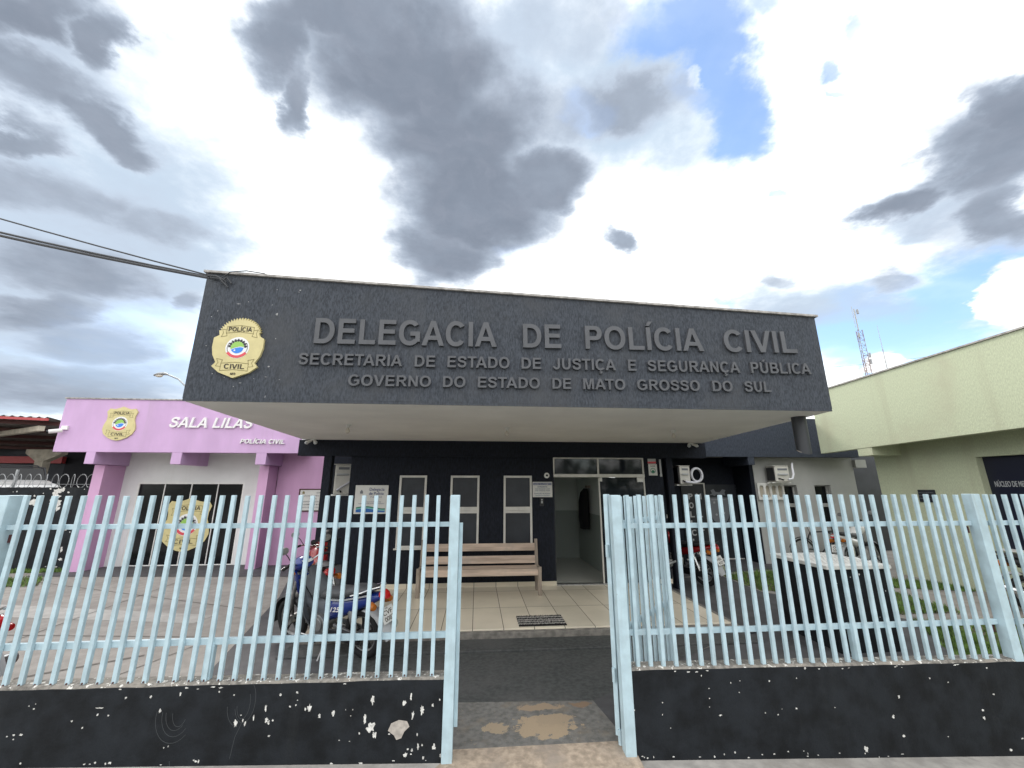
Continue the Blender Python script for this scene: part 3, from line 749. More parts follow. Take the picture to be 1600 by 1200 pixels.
# windows
def window(x0, x1, z0, z1, y, parent, fm, gm, mid=(1.475, 1.598), fw=.042, depth=.05):
    f = MB()
    f.box(x0, x0 + fw, y - .012, y + depth, z0, z1); f.box(x1 - fw, x1, y - .012, y + depth, z0, z1)
    f.box(x0 + fw, x1 - fw, y - .012, y + depth, z1 - fw, z1); f.box(x0 + fw, x1 - fw, y - .012, y + depth, z0, z0 + fw)
    if mid:
        f.box(x0 + fw, x1 - fw, y - .016, y + depth, lerp(*mid, .42), mid[1]); f.box(x0 + fw, x1 - fw, y - .012, y + depth, mid[0], lerp(*mid, .34))
        f.box(x0 + fw, x1 - fw, y + .002, y + depth - .01, lerp(*mid, .34), lerp(*mid, .42))
    wf = f.build('window', fm, parent, bevel=.003)
    gmb = MB()
    segs = [(z0 + fw, mid[0]), (mid[1], z1 - fw)] if mid else [(z0 + fw, z1 - fw)]
    for a, b3 in segs:
        p_ = MB(); p_.box(x0 + fw, x1 - fw, y + .018, y + .026, a, b3); p_.build('pane', gm, wf)
    sm = MB(); sm.box(x0 - .03, x1 + .03, y - .05, y + .02, z0 - .03, z0 - .001); sm.build('sill', fm, wf, bevel=.004)
    return wf
for a, b2 in wins: window(a, b2, zb, zt, YW, PS, M['aluminium'], M['film'])
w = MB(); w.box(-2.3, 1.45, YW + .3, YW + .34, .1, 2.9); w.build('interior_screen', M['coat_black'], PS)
# glass door set: transom light, fixed leaf, open leaf slid behind it
d = MB()
dx0, dx1, dm = 1.585, 3.54, 2.545
d.box(dx0, dx0 + .025, YW - .015, YW + .07, 2.25, 2.565); d.box(dx1 - .03, dx1, YW - .015, YW + .07, 2.25, 2.565)
d.box(dx0, dx1, YW - .015, YW + .07, 2.565, 2.592); d.box(dm - .018, dm + .018, YW - .013, YW + .07, 2.25, 2.565)
d.box(dx0, dx1, YW - .03, YW + .09, 2.185, 2.25)
d.box(dx1 - .025, dx1, YW - .01, YW + .06, .118, 2.185)
fr = d.build('door_frame', M['aluminium'], PS, bevel=.003)
for a, b2 in ((dx0 + .026, dm - .019), (dm + .019, dx1 - .031)):
    p_ = MB(); p_.box(a, b2, YW + .02, YW + .028, 2.2505, 2.5645); p_.build('pane', M['dark_glass'], fr)
d = MB(); d.box(dm + .026, dx1 - .027, YW + .02, YW + .03, .13, 2.18)
lf = d.build('door', M['dark_glass'], PS)
h = MB(); h.box(dm, dm + .025, YW + .005, YW + .04, .13, 2.18); h.build('stile', M['aluminium'], lf)
h = MB(); h.box(dm + .03, dm + .075, YW + .0, YW + .018, 2.10, 2.183); h.box(dx1 - .16, dx1 - .03, YW + .0, YW + .018, 2.09, 2.183); h.build('clamp', M['white_metal'], lf)
d = MB(); d.box(dx0, dx1, YW - .01, YW + .12, .1165, .135); d.build('door_sill', M['cast'], PS)
d = MB(); d.box(dx0, dx0 + .02, YW + .0, YW + .12, .135, 2.184); d.build('door_jamb', M['black_plastic'], PS)
# entrance hall seen through the open door
d = MB(); d.box(1.2, 3.75, 8.72, 12.6, .06, .125); d.build('interior_floor', M['int_floor'], PS)
def room(z0, z1):
    q = MB(); q.box(1.45, 2.85, 11.6, 11.7, z0, z1); q.box(2.82, 2.9, 8.95, 11.6, z0, z1); q.box(1.42, 1.5, 8.72, 11.6, z0, z1)
    return q
room(.126, 1.35).build('dado', M['dado_low'], PS)
room(1.351, 2.8).build('interior_wall', M['dado_top'], PS)
d = MB(); d.box(1.4, 3.79, 8.73, 11.8, 2.8, 2.9); d.build('interior_ceiling', M['dado_top'], PS)

# rear wing on the right
YF = 10.0
FZ = 2.735
w = MB(); w.box(4.88, 10.02, YF, YF + .16, FZ, 3.75); w.build('fascia', M['slate'], PS, bevel=.004)
w = MB(); w.box(4.88, 10.5, YF + .165, 13, FZ + .12, FZ + .3); w.build('roof', M['roofing'], PS)
w = MB(); w.box(6.93, 7.10, YF + .01, 11.1, FZ - .20, FZ + .115); w.build('bracket', M['slate'], PS, bevel=.004)
GY = 10.42
gw = [(8.066, 8.47), (8.97, 9.43)]
w = MB()
xs = [7.31, 8.066, 8.47, 8.97, 9.43, 10.19]
for i in (0, 2, 4): w.box(xs[i], xs[i + 1], GY, GY + .2, .02, FZ + .12)
for a, b2 in gw: w.box(a, b2, GY, GY + .2, .02, .95); w.box(a, b2, GY, GY + .2, 2.032, FZ + .12)
w.box(10.19, 10.5, GY - .1, GY + .2, 2.49, 2.70)
w.build('side_wall', M['grey_wall'], PS)
for a, b2 in gw:
    wf = window(a, b2, .95, 2.032, GY + .13, PS, M['grey_wall'], M['black_glass'], mid=(1.47, 1.56), fw=.03, depth=.04)
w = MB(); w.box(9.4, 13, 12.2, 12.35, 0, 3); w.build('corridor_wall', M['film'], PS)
# ventilation block on the side wall
w = MB()
vx0, vx1, vz0, vz1 = 7.32, 8.055, 1.66, 2.085
n = 4; mw = .05
w.box(vx0, vx1, GY - .07, GY - .002, vz1 - .06, vz1); w.box(vx0, vx1, GY - .07, GY - .002, vz0, vz0 + .06)
for k in range(n + 1):
    xc = lerp(vx0 + mw / 2, vx1 - mw / 2, k / n); w.box(xc - mw / 2, xc + mw / 2, GY - .068, GY - .003, vz0 + .06, vz1 - .06)
for k in range(n):       # rounded slot ends
    xa = lerp(vx0 + mw / 2, vx1 - mw / 2, k / n) + mw / 2; xb = lerp(vx0 + mw / 2, vx1 - mw / 2, (k + 1) / n) - mw / 2; r = (xb - xa) / 2; xc = (xa + xb) / 2
    for zc, sg in ((vz1 - .06, 1), (vz0 + .06, -1)):
        for side in (-1, 1):
            poly = [(side * r, 0)] + [(side * r * math.cos(R_(t)), -sg * r * (1 - math.sin(R_(t)))) for t in (90, 60, 30, 10)]
            poly = [(side * r, 0)] + [(side * r * (1 - math.cos(R_(t))), -sg * r * math.sin(R_(t))) for t in ()] + [(0, 0), (side * r * .5, -sg * r * .13), (side * r * .87, -sg * r * .5), (side * r, -sg * r)]
            w.prism(poly, (xc, GY - .067, zc), (1, 0, 0), (0, 0, 1), (0, 1, 0), 0, .062)
vb = w.build('ventilation_block', M['white_metal'], PS)
w = MB(); w.box(vx0 + .02, vx1 - .02, GY - .02, GY - .0015, vz0 + .05, vz1 - .05); w.build('recess', M['old_concrete'], vb)
# double glass door of the side recess, lettered and etched
DY = 11.13
dr = MB()
for x0, x1 in ((5.62, 6.27), (6.29, 7.22)):
    pass
dr.box(5.62, 6.262, DY - .02, DY + .01, .118, 2.06)
pm = dr.build('side_door', M['film'], PS)
q = MB(); q.box(5.60, 6.30, DY - .035, DY + .01, 2.061, 2.09); q.box(6.265, 6.30, DY - .035, DY + .01, .135, 2.06); q.box(5.60, 7.25, DY - .035, DY + .01, .10, .1345); q.build('frame', M['aluminium'], pm)
q = MB()
for k, ch in enumerate("POLICIA"): q.text(ch, (5.80, DY - .0205, 1.66 - .235 * k), (1, 0, 0), (0, 0, 1), 0, .13 if ch != 'I' else .045, .155, .003, .03)
for k, ch in enumerate("MILITAR"): q.text(ch, (6.03, DY - .0205, 1.66 - .235 * k), (1, 0, 0), (0, 0, 1), 0, .15 if ch == 'M' else (.13 if ch != 'I' else .045), .155, .003, .03)
q.build('lettering', M['pale_plastic'], pm)
dr = MB(); dr.box(6.301, 7.20, DY - .02, DY + .01, .136, 2.05)
pm2 = dr.build('side_door', M['film'], PS)
q = MB(); q.box(7.20, 7.235, DY - .035, DY + .01, .136, 2.05); q.build('frame', M['galv'], pm2)
q = MB()
o = (6.66, DY - .0205, 1.37)
shield = [(-.27, .33), (.27, .33), (.27, -.02)] + [(.27 * math.cos(R_(t)), -.02 - .36 * math.sin(R_(t))) for t in range(15, 180, 15)] + [(-.27, -.02)]
q.prism(shield, o, (1, 0, 0), (0, 0, 1), (0, -1, 0), 0, .002)
for rr in (.36, .42):
    q.strip([(rr * .82 * math.cos(R_(t)), -.08 - rr * math.sin(R_(t))) for t in range(8, 173, 11)], .03, o, (1, 0, 0), (0, 0, 1), (0, -1, 0), 0, .002)
q.prism([(-.25, .40), (-.16, .44), (-.2, .52), (-.11, .56), (-.06, .48), (.06, .47), (.14, .55), (.24, .53), (.2, .47), (.22, .38), (.12, .42), (.08, .37), (-.02, .42), (-.1, .37), (-.15, .40)], o, (1, 0, 0), (0, 0, 1), (0, -1, 0), 0, .002)
q.build('etched_shield', M['crest_grey'], pm2)
q = MB()
for px_, pz in ((-.13, .2), (.12, -.08), (-.1, -.12)):
    star = [((.045 if k % 2 == 0 else .018) * math.sin(R_(36 * k)) + px_, (.045 if k % 2 == 0 else .018) * math.cos(R_(36 * k)) + pz) for k in range(10)]
    q.prism(star, o, (1, 0, 0), (0, 0, 1), (0, -1, 0), .0021, .004)
q.strip([(-.2, .27), (.2, .27)], .012, o, (1, 0, 0), (0, 0, 1), (0, -1, 0), .0021, .004)
q.build('etched_star', M['pale_plastic'], pm2)
# loose alarm plates and conduit on the wall beside the door
c_ = MB(); c_.cyl((3.905, YW - .02, 2.25), (3.905, YW - .02, 2.56), .02, n=10); c_.box(3.885, 3.925, YW - .03, YW - .001, 2.2, 2.25)
c_.build('conduit', M['pale_plastic'], PS)

# ================================================================== lilac annex
LX = thing('lilac_annex', 'lilac painted single storey annex with wide fascia and black glass doors', 'building', (-7.4, 11.4, 0))
LY = 10.93; k = LY / 8.555
lx0, lx1 = -8.135 * k, -3.6 * k
lz0, lz1 = 2 + .645 * k, 2 + 1.685 * k
w = MB(); w.box(lx0, lx1, LY, LY + .15, lz0, lz1); w.build('fascia', M['lilac'], LX, bevel=.005)
w = MB(); w.box(lx0 - .02, lx1, LY - .03, LY + .2, lz1, lz1 + .03); w.build('coping', M['edge_paint'], LX)
w = MB(); w.box(lx0, lx1, LY + .151, 14, lz0 + .06, lz0 + .2); w.build('roof', M['white_wall'], LX)
for a, b2 in ((-7.532, -7.365), (-5.978, -5.79), (-4.397, -4.20)):
    w = MB(); w.box(a * k, b2 * k, LY + .004, 12.1, 2 + .42 * k, lz0 + .055); w.build('bracket', M['lilac'], LX, bevel=.004)
for a, b2 in ((-9.72, -9.47), (-5.70, -5.46)):
    w = MB(); w.box(a, b2, 11.36, 12.1, -.02, 2.528); w.build('pillar', M['pink_lilac'], LX, bevel=.004)
w = MB()
gx0, gx1, gz1 = -9.07, -6.35, 2.10
w.box(-9.6, gx0, 12.0, 12.15, 0, lz0 + .06); w.box(gx1, -5.5, 12.0, 12.15, 0, lz0 + .06); w.box(gx0, gx1, 12.0, 12.15, gz1, lz0 + .06)
w.build('wall', M['white_wall'], LX)
w = MB(); w.box(-5.44, -4.14, 11.86, 12.0, -.02, lz0 + .06); w.build('side_wall', M['pink_lilac'], LX)
w = MB()
w.box(gx0, gx1, 12.0, 12.06, gz1 - .04, gz1); w.box(gx0, gx0 + .04, 12.0, 12.06, .03, gz1 - .04); w.box(gx1 - .04, gx1, 12.0, 12.06, .03, gz1 - .04); w.box(gx0, gx1, 12.0, 12.06, 0, .03)
for q_ in (1, 2, 3):
    xx = lerp(gx0, gx1, q_ / 4); w.box(xx - .012, xx + .012, 12.005, 12.05, .03, gz1 - .04)
gd = w.build('glass_door', M['white_metal'], LX, bevel=.003)
for q_ in range(4):
    p_ = MB(); p_.box(lerp(gx0, gx1, q_ / 4) + (.041 if q_ == 0 else .013), lerp(gx0, gx1, (q_ + 1) / 4) - (.041 if q_ == 3 else .013), 12.025, 12.035, .031, gz1 - .041); p_.build('pane', M['black_glass'], gd)

# ================================================================== green building (its front runs towards the street)
GB = thing('green_building', 'pale green textured building with deep fascia beside the right boundary', 'building', (10.5, 6.5, .1))
GX, GW = 8.8, 9.5
y0, y1 = -1.0, 9.82
def gzb(y): return lerp(2.945, 2.815, (y - 5.0) / 4.82)
def gzt(y): return lerp(4.50, 4.375, (y - 5.0) / 4.82)
w = MB(); w.hexa([(GX, y0, gzb(y0)), (GX + .15, y0, gzb(y0)), (GX + .15, y1, gzb(y1)), (GX, y1, gzb(y1)), (GX, y0, gzt(y0)), (GX + .15, y0, gzt(y0)), (GX + .15, y1, gzt(y1)), (GX, y1, gzt(y1))])
w.build('fascia', M['green'], GB, bevel=.006)
w = MB(); w.hexa([(GX - .03, y0, gzt(y0)), (GX + .2, y0, gzt(y0)), (GX + .2, y1 + .02, gzt(y1)), (GX - .03, y1 + .02, gzt(y1)), (GX - .03, y0, gzt(y0) + .03), (GX + .2, y0, gzt(y0) + .03), (GX + .2, y1 + .02, gzt(y1) + .03), (GX - .03, y1 + .02, gzt(y1) + .03)])
w.build('coping', M['edge_paint'], GB)
w = MB(); w.box(GX + .151, 16, y0, 9.3, 3.0, 3.18); w.build('roof', M['green'], GB)
w = MB(); w.box(GX + .01, GW + .1, 8.45, 8.80, gzb(8.7) - .17, 3.0); w.build('bracket', M['green'], GB, bevel=.005)
oy0, oy1, oz0, oz1 = 4.4, 7.085, .875, 2.545                          # recessed banner window
w = MB()
w.box(GW, GW + .2, oy1, 9.10, .05, 3.0); w.box(GW, GW + .2, y0, oy0, .0, 3.0); w.box(GW, GW + .2, oy0, oy1, oz1, 3.0); w.box(GW, GW + .2, oy0, oy1, 0, oz0)
w.box(GW + .2, 16, 8.95, 9.10, .05, 3.0)
w.build('wall', M['green'], GB)
w = MB(); w.box(GW + .14, GW + .18, oy0, oy1, oz0 + .02, oz1)
bn = w.build('window', M['navy'], GB)
w = MB(); w.box(GW - .03, GW + .14, oy0 - .02, oy1 + .02, oz0, oz0 + .03); w.build('sill', M['white_metal'], bn)
w = MB(); w.text("NÚCLEO DE MEDICINA", (GW + .139, 7.0, 1.995), (0, -1, 0), (0, 0, 1), 0, .62, .098, .003, .014); w.build('lettering', M['pale_plastic'], bn)
w = MB(); w.prism([(0, 0), (.5, 0), (.55, .3), (.4, .62), (.2, .66), (.05, .4)], (GW + .1385, 6.32, 1.18), (0, -1, 0), (0, 0, 1), (-1, 0, 0), 0, .002); w.build('printed_figure', M['brown'], bn)

CHIPS_L = [(-0.748, 0.445, 0.016, 0.04), (-0.515, 0.42, 0.019, 0.025), (-0.465, 0.456, 0.01, 0.027), (-0.444, 0.335, 0.012, 0.033), (-0.378, 0.369, 0.02, 0.038), (-1.202, 0.409, 0.021, 0.031), (-1.229, 0.406, 0.008, 0.012), (-1.511, 0.421, 0.01, 0.028), (-1.496, 0.351, 0.015, 0.022), (-1.479, 0.332, 0.011, 0.016), (-1.451, 0.343, 0.007, 0.008), (-1.419, 0.504, 0.01, 0.012), (-1.3, 0.515, 0.01, 0.01), (-1.34, 0.425, 0.009, 0.008), (-1.3, 0.433, 0.006, 0.009), (-1.291, 0.464, 0.006, 0.005), (-1.123, 0.358, 0.011, 0.018), (-1.026, 0.372, 0.013, 0.021), (-0.743, 0.274, 0.032, 0.044), (-0.794, 0.324, 0.014, 0.037), (-0.716, 0.221, 0.021, 0.024), (-0.76, 0.259, 0.023, 0.024), (-0.485, 0.088, 0.021, 0.02), (-0.438, 0.117, 0.01, 0.014), (-0.395, 0.135, 0.01, 0.024), (-0.278, 0.126, 0.018, 0.026), (-0.365, 0.144, 0.008, 0.008), (-0.354, 0.066, 0.011, 0.011), (-0.468, 0.123, 0.008, 0.007), (-0.443, 0.092, 0.008, 0.006), (-0.406, 0.212, 0.007, 0.012), (-0.585, 0.276, 0.007, 0.014), (-0.827, 0.237, 0.008, 0.01), (-1.464, 0.248, 0.01, 0.007), (-0.249, 0.431, 0.006, 0.01), (-0.3, 0.395, 0.009, 0.013), (-0.938, 0.391, 0.004, 0.005), (-0.887, 0.389, 0.004, 0.005), (-0.898, 0.35, 0.005, 0.005), (-0.965, 0.2, 0.006, 0.003), (-0.892, 0.191, 0.005, 0.003), (-0.229, 0.072, 0.006, 0.016), (-0.61, 0.224, 0.009, 0.006), (-3.083, 0.477, 0.007, 0.006), (-3.119, 0.496, 0.005, 0.005), (-3.079, 0.508, 0.004, 0.004), (-2.815, 0.393, 0.008, 0.007), (-2.737, 0.35, 0.007, 0.007), (-2.655, 0.426, 0.007, 0.009), (-2.582, 0.418, 0.009, 0.007), (-2.489, 0.523, 0.009, 0.009), (-2.319, 0.524, 0.01, 0.013), (-2.241, 0.434, 0.012, 0.016), (-1.853, 0.538, 0.006, 0.01), (-2.121, 0.534, 0.007, 0.015), (-1.708, 0.339, 0.015, 0.03), (-1.642, 0.329, 0.009, 0.018), (-1.66, 0.35, 0.006, 0.015), (-1.587, 0.367, 0.006, 0.025), (-1.747, 0.514, 0.006, 0.006), (-1.678, 0.385, 0.006, 0.006), (-2.17, 0.207, 0.005, 0.006), (-2.142, 0.215, 0.005, 0.006), (-3.17, 0.325, 0.009, 0.008), (-3.126, 0.325, 0.014, 0.008), (-3.211, 0.318, 0.007, 0.005), (-3.166, 0.3, 0.006, 0.005), (-1.921, 0.115, 0.007, 0.013), (-2.672, 0.133, 0.01, 0.004), (-2.636, 0.132, 0.008, 0.004), (-1.955, 0.124, 0.007, 0.007), (-2.654, 0.467, 0.032, 0.005)]
CHIPS_R = [(3.144, -0.038, 0.031, 0.034), (3.431, 0.174, 0.018, 0.021), (3.492, 0.039, 0.018, 0.015), (3.516, 0.312, 0.014, 0.018), (4.242, 0.133, 0.018, 0.021), (4.247, 0.187, 0.017, 0.011), (4.385, 0.299, 0.015, 0.011), (4.38, 0.492, 0.012, 0.009), (3.829, 0.434, 0.011, 0.009), (2.407, 0.463, 0.011, 0.011), (2.442, 0.227, 0.01, 0.009), (2.605, 0.263, 0.011, 0.01), (2.731, 0.544, 0.018, 0.013), (2.854, 0.535, 0.013, 0.007), (1.835, 0.519, 0.009, 0.009), (1.494, 0.345, 0.008, 0.007), (1.96, 0.242, 0.02, 0.009), (1.884, 0.36, 0.009, 0.007), (1.888, 0.428, 0.009, 0.005), (1.877, 0.301, 0.006, 0.007), (2.046, -0.01, 0.01, 0.012), (1.877, -0.029, 0.01, 0.01), (1.957, -0.017, 0.007, 0.01), (2.152, -0.048, 0.02, 0.007), (2.266, -0.033, 0.01, 0.007), (2.365, -0.034, 0.013, 0.007), (2.484, -0.023, 0.009, 0.007), (2.613, -0.025, 0.008, 0.005), (2.911, -0.052, 0.01, 0.007), (4.413, -0.098, 0.021, 0.016), (4.544, -0.024, 0.019, 0.009), (3.99, 0.4, 0.009, 0.008), (3.88, 0.017, 0.007, 0.005), (2.936, 0.257, 0.007, 0.006), (2.336, 0.243, 0.008, 0.007), (2.481, 0.264, 0.004, 0.005), (1.262, 0.302, 0.008, 0.009), (1.544, 0.172, 0.006, 0.005), (1.303, -0.001, 0.014, 0.006), (1.343, -0.014, 0.01, 0.008), (1.376, -0.045, 0.014, 0.005), (1.486, 0.264, 0.006, 0.007), (2.076, 0.46, 0.006, 0.009), (2.644, 0.474, 0.007, 0.007), (2.154, 0.472, 0.009, 0.005), (2.138, 0.392, 0.006, 0.005)]
# [-0.707  3.598  0.28 ]
CHIPS_C = [(-2.436, 4.285, 0.007, 0.008), (-2.171, 4.29, 0.02, 0.011), (-2.181, 4.264, 0.008, 0.009), (-2.737, 4.116, 0.007, 0.009), (-3.059, 3.988, 0.007, 0.014), (-3.117, 3.913, 0.01, 0.008), (-2.395, 3.972, 0.022, 0.022), (-3.112, 3.556, 0.01, 0.007), (-2.367, 3.666, 0.007, 0.01), (-2.399, 3.326, 0.019, 0.012), (-2.99, 3.227, 0.008, 0.008), (-2.538, 3.18, 0.009, 0.005), (-2.26, 3.175, 0.014, 0.005), (-2.676, 3.128, 0.024, 0.006), (-2.742, 3.084, 0.009, 0.008), (-2.387, 2.972, 0.005, 0.023), (-2.856, 3.189, 0.008, 0.008), (-2.465, 4.086, 0.011, 0.006), (-2.411, 3.203, 0.02, 0.004), (-2.844, 4.085, 0.036, 0.006)]
CHIPS_B = [(-10.77, 1.861, 0.09, 0.116), (-10.758, 1.692, 0.131, 0.169), (-10.705, 1.882, 0.06, 0.064), (-10.65, 1.903, 0.061, 0.053), (-10.62, 1.945, 0.04, 0.032), (-11.235, 1.61, 0.089, 0.083), (-11.257, 1.767, 0.03, 0.027), (-11.063, 1.829, 0.014, 0.015), (-11.693, 1.872, 0.016, 0.021), (-11.78, 1.862, 0.014, 0.01), (-10.923, 1.946, 0.026, 0.031), (-10.475, 1.85, 0.03, 0.027), (-10.117, 1.924, 0.012, 0.013), (-11.255, 1.61, 0.09, 0.083), (-10.733, 1.598, 0.14, 0.126), (-10.636, 1.451, 0.07, 0.063), (-10.32, 0.946, 0.03, 0.04), (-10.206, 0.884, 0.014, 0.016), (-10.3, 0.473, 0.029, 0.07), (-10.262, 0.245, 0.054, 0.039), (-10.046, 0.315, 0.04, 0.03), (-9.947, 0.113, 0.069, 0.079), (-10.344, 0.07, 0.058, 0.015), (-10.56, 0.083, 0.02, 0.011), (-9.917, 0.349, 0.016, 0.016)]

# ================================================================== front walls and railings
def chip_poly(cx, cz, rx, rz, rnd):
    n = 17; out = []
    for i in range(n):
        k_ = rnd.uniform(.45, 1.2); out.append((cx + rx * math.cos(2 * math.pi * i / n) * k_, cz + rz * math.sin(2 * math.pi * i / n) * k_))
    return out
def add_chips(mb, lst, y, mi, seed, t=.0012):
    rnd = random.Random(seed); mb.cur = mi
    for i, (cx, cz, rx, rz) in enumerate(lst):
        mb.prism(chip_poly(cx, cz, max(rx, .0015), max(rz, .0015), rnd), (0, y, 0), (1, 0, 0), (0, 0, 1), (0, -1, 0), -.001 - i * 1e-5, t + i * 1e-5)
    mb.cur = 0
FY = 3.60
def low_wall(name, label, x0, x1, zt0, zt1, chips, seed, extra=None):
    mb = MB()
    def zt(x): return lerp(zt0, zt1, (x - x0) / (x1 - x0))
    n = 40; rnd = random.Random(seed)
    # body with a slightly uneven upper arris
    xs = [lerp(x0, x1, i / n) for i in range(n + 1)]
    dzs = [rnd.uniform(-.004, .004) for _ in xs]
    vs = []
    for x, dz in zip(xs, dzs):
        vs += [(x, FY, swz(x) - .2), (x, FY, zt(x) - .012 + dz), (x, FY + .15, zt(x) - .004 + dz), (x, FY + .15, -.1)]
    fs = []
    for i in range(n):
        a, b2 = 4 * i, 4 * i + 4
        fs += [(a, b2, b2 + 1, a + 1), (a + 1, b2 + 1, b2 + 2, a + 2), (a + 2, b2 + 2, b2 + 3, a + 3)]
    fs += [(0, 1, 2, 3), (4 * n + 3, 4 * n + 2, 4 * n + 1, 4 * n)]
    mb.add(vs, fs)
    # bare cement bed along the top
    mb.cur = 1
    vs = []
    for x, dz in zip(xs, dzs):
        vs += [(x, FY + .005 + rnd.uniform(0, .008), zt(x) - .011 + dz), (x, FY + .022, zt(x) + .004 + rnd.uniform(-.003, .003)), (x, FY + .128, zt(x) + .006 + rnd.uniform(-.003, .003)), (x, FY + .146, zt(x) - .004 + dz)]
    mb.add(vs, [(4 * i + k_, 4 * i + 4 + k_, 4 * i + 5 + k_, 4 * i + 1 + k_) for i in range(n) for k_ in range(3)])
    mb.cur = 0
    add_chips(mb, chips, FY, 2, seed)
    # flakes along the arris and along the foot
    fl = []
    for _ in range(int((x1 - x0) * 3)):
        x = rnd.uniform(x0, x1); fl.append((x, zt(x) - rnd.uniform(.012, .03), rnd.uniform(.004, .02), rnd.uniform(.002, .006)))
    for _ in range(int((x1 - x0) * 3)):
        x = rnd.uniform(x0, x1); fl.append((x, swz(x) + rnd.uniform(.004, .035), rnd.uniform(.003, .014), rnd.uniform(.002, .008)))
    add_chips(mb, fl, FY, 2, seed + 1)
    if extra: extra(mb)
    lw = mb.build(name, [M['low_wall'], M['wall_top'], M['chip'], M['chip_grey'], M['scuff']], origin=((x0 + x1) / 2, FY, swz((x0 + x1) / 2)))
    return tag(lw, label, 'wall')
def scuffs(mb):
    mb.cur = 3
    mb.prism([(-.62, .245), (-.60, .29), (-.545, .31), (-.485, .30), (-.465, .265), (-.50, .235), (-.52, .195), (-.555, .185), (-.575, .215)], (0, FY, 0), (1, 0, 0), (0, 0, 1), (0, -1, 0), -.001, .0024)
    mb.cur = 4
    for cx, cz, r0, a0, a1, sq in ((-2.13, .40, .13, 170, 325, 1.3), (-2.12, .41, .10, 175, 320, 1.4), (-2.12, .42, .075, 180, 315, 1.5), (-2.10, .42, .05, 185, 340, 1.8), (-1.66, .47, .07, 200, 420, 1.9), (-1.67, .46, .045, 190, 400, 2.2), (-1.68, .44, .10, 180, 260, 1.3), (-2.0, .15, .12, 190, 250, 1.2)):
        mb.strip([(cx + r0 * math.cos(R_(t)), cz + r0 * sq * math.sin(R_(t))) for t in range(a0, a1, 12)], .0025, (0, FY, 0), (1, 0, 0), (0, 0, 1), (0, -1, 0), -.001, .0008)
    mb.strip([(-1.66, .35), (-1.70, .25), (-1.715, .12)], .0025, (0, FY, 0), (1, 0, 0), (0, 0, 1), (0, -1, 0), -.001, .0008)
    mb.cur = 0
low_wall('low_wall', 'black low front wall left of the gate with large flaked white paint patches', -6.4, -.222, .645, .569, [(a, b2, c * .85, d * .85) for a, b2, c, d in CHIPS_L], 11, scuffs)
low_wall('low_wall', 'black low front wall right of the gate with few small white chips', 1.262, 8.6, .581, .488, [(a, b2, c * .68, d * .68) for a, b2, c, d in CHIPS_R], 21)

BW, BD = .031, .029
bar0 = MB(); bar0.box(-BW / 2, BW / 2, 0, BD, 0, 1)
def railing(name, label, xs, ztop, zfoot, rails, posts, stubs, bolts):
    xm = (min(xs) + max(xs)) / 2
    t = thing(name, label, 'fence', (xm, 3.65, zfoot(xm)), group='light blue bar fences on the low front walls')
    rnd = random.Random(len(xs))
    first = None; bolt = None
    for i, x in enumerate(xs):
        z0 = zfoot(x) - .004
        if first is None:
            first = bar0.build('bar', M['fence_blue'], t, world=False, bevel=.0025); o = first
            if bolts:
                bm = MB(); bm.cyl((0, .001, .02), (0, -.005, .02), .0065, n=8); bolt = bm.build('bolt', M['rust_steel'], o, world=False); b_ = bolt
        else:
            o = first.copy(); COL.objects.link(o); o.parent = t
            if bolts: b_ = bolt.copy(); COL.objects.link(b_); b_.parent = o
        L = ztop(x) - z0 + rnd.uniform(-.003, .003)
        o.location = Vector((x, 3.632, z0)) - t.location; o.scale = (1, 1, L); o.rotation_euler = (rnd.gauss(0, .004), rnd.gauss(0, .0045), rnd.uniform(-.07, .07))
        if bolts: b_.scale = (1, 1, 1 / L)
    for z, h, a, b2 in rails:
        m_ = MB(); m_.box(a, b2, 3.664, 3.694, z, z + h); m_.build('rail', M['fence_blue'], t, bevel=.003)
    for x0, x1, y0, y1, z0, z1 in posts:
        m_ = MB(); m_.box(x0, x1, y0, y1, z0, z1); m_.build('post', M['fence_blue'], t, bevel=.005)
    for x in stubs:
        m_ = MB(); m_.box(x - .03, x + .03, 3.655, 3.70, zfoot(x) - .005, .842); m_.build('stub', M['fence_blue'], t, bevel=.003)
    return t
nb = 32; xl = [lerp(-3.562, -.318, i / (nb - 1)) for i in range(nb)] + [-3.895 - .1045 * i for i in range(24)]
ztl = lambda x: lerp(.600, .569, (x + 3.35) / 3.1)
F1 = railing('bar_fence', 'light blue steel bar fence between the left post and the gate opening', xl, lambda x: 1.927, ztl, [(1.668, .038, -3.664, -.225), (.825, .045, -3.664, -.225), (1.668, .038, -6.4, -3.791), (.825, .045, -6.4, -3.791)],
        [(-3.79, -3.665, 3.62, 3.76, .10, 1.93)], [-2.0], True)
gp = MB(); gp.box(-.222, -.142, 3.585, 3.675, .0, 1.928); gp.build('gate_post', M['fence_blue'], F1, bevel=.005)
gp = MB(); gp.box(-.141, -.112, 3.655, 3.672, .22, 1.70); gp.build('stop_strip', M['fence_blue'], F1, bevel=.002)
xr = [lerp(1.333, 4.560, i / 30) for i in range(31)] + [4.865 + .107 * i for i in range(9)]
ztr = lambda x: lerp(.581, .536, (x - 1.27) / 3.5)
F2 = railing('bar_fence', 'light blue steel bar fence running right from the open gate past a square post', xr, lambda x: 1.925, ztr, [(1.640, .042, 1.25, 4.684), (1.640, .042, 4.773, 5.9), (.800, .042, 1.25, 4.684), (.795, .042, 4.773, 5.9)],
        [(4.685, 4.772, 3.605, 3.695, .3, 1.93)], [3.28], False)
gp = MB(); gp.box(1.172, 1.258, 3.585, 3.675, -.02, 1.925); gp.build('gate_post', M['fence_blue'], F2, bevel=.006)
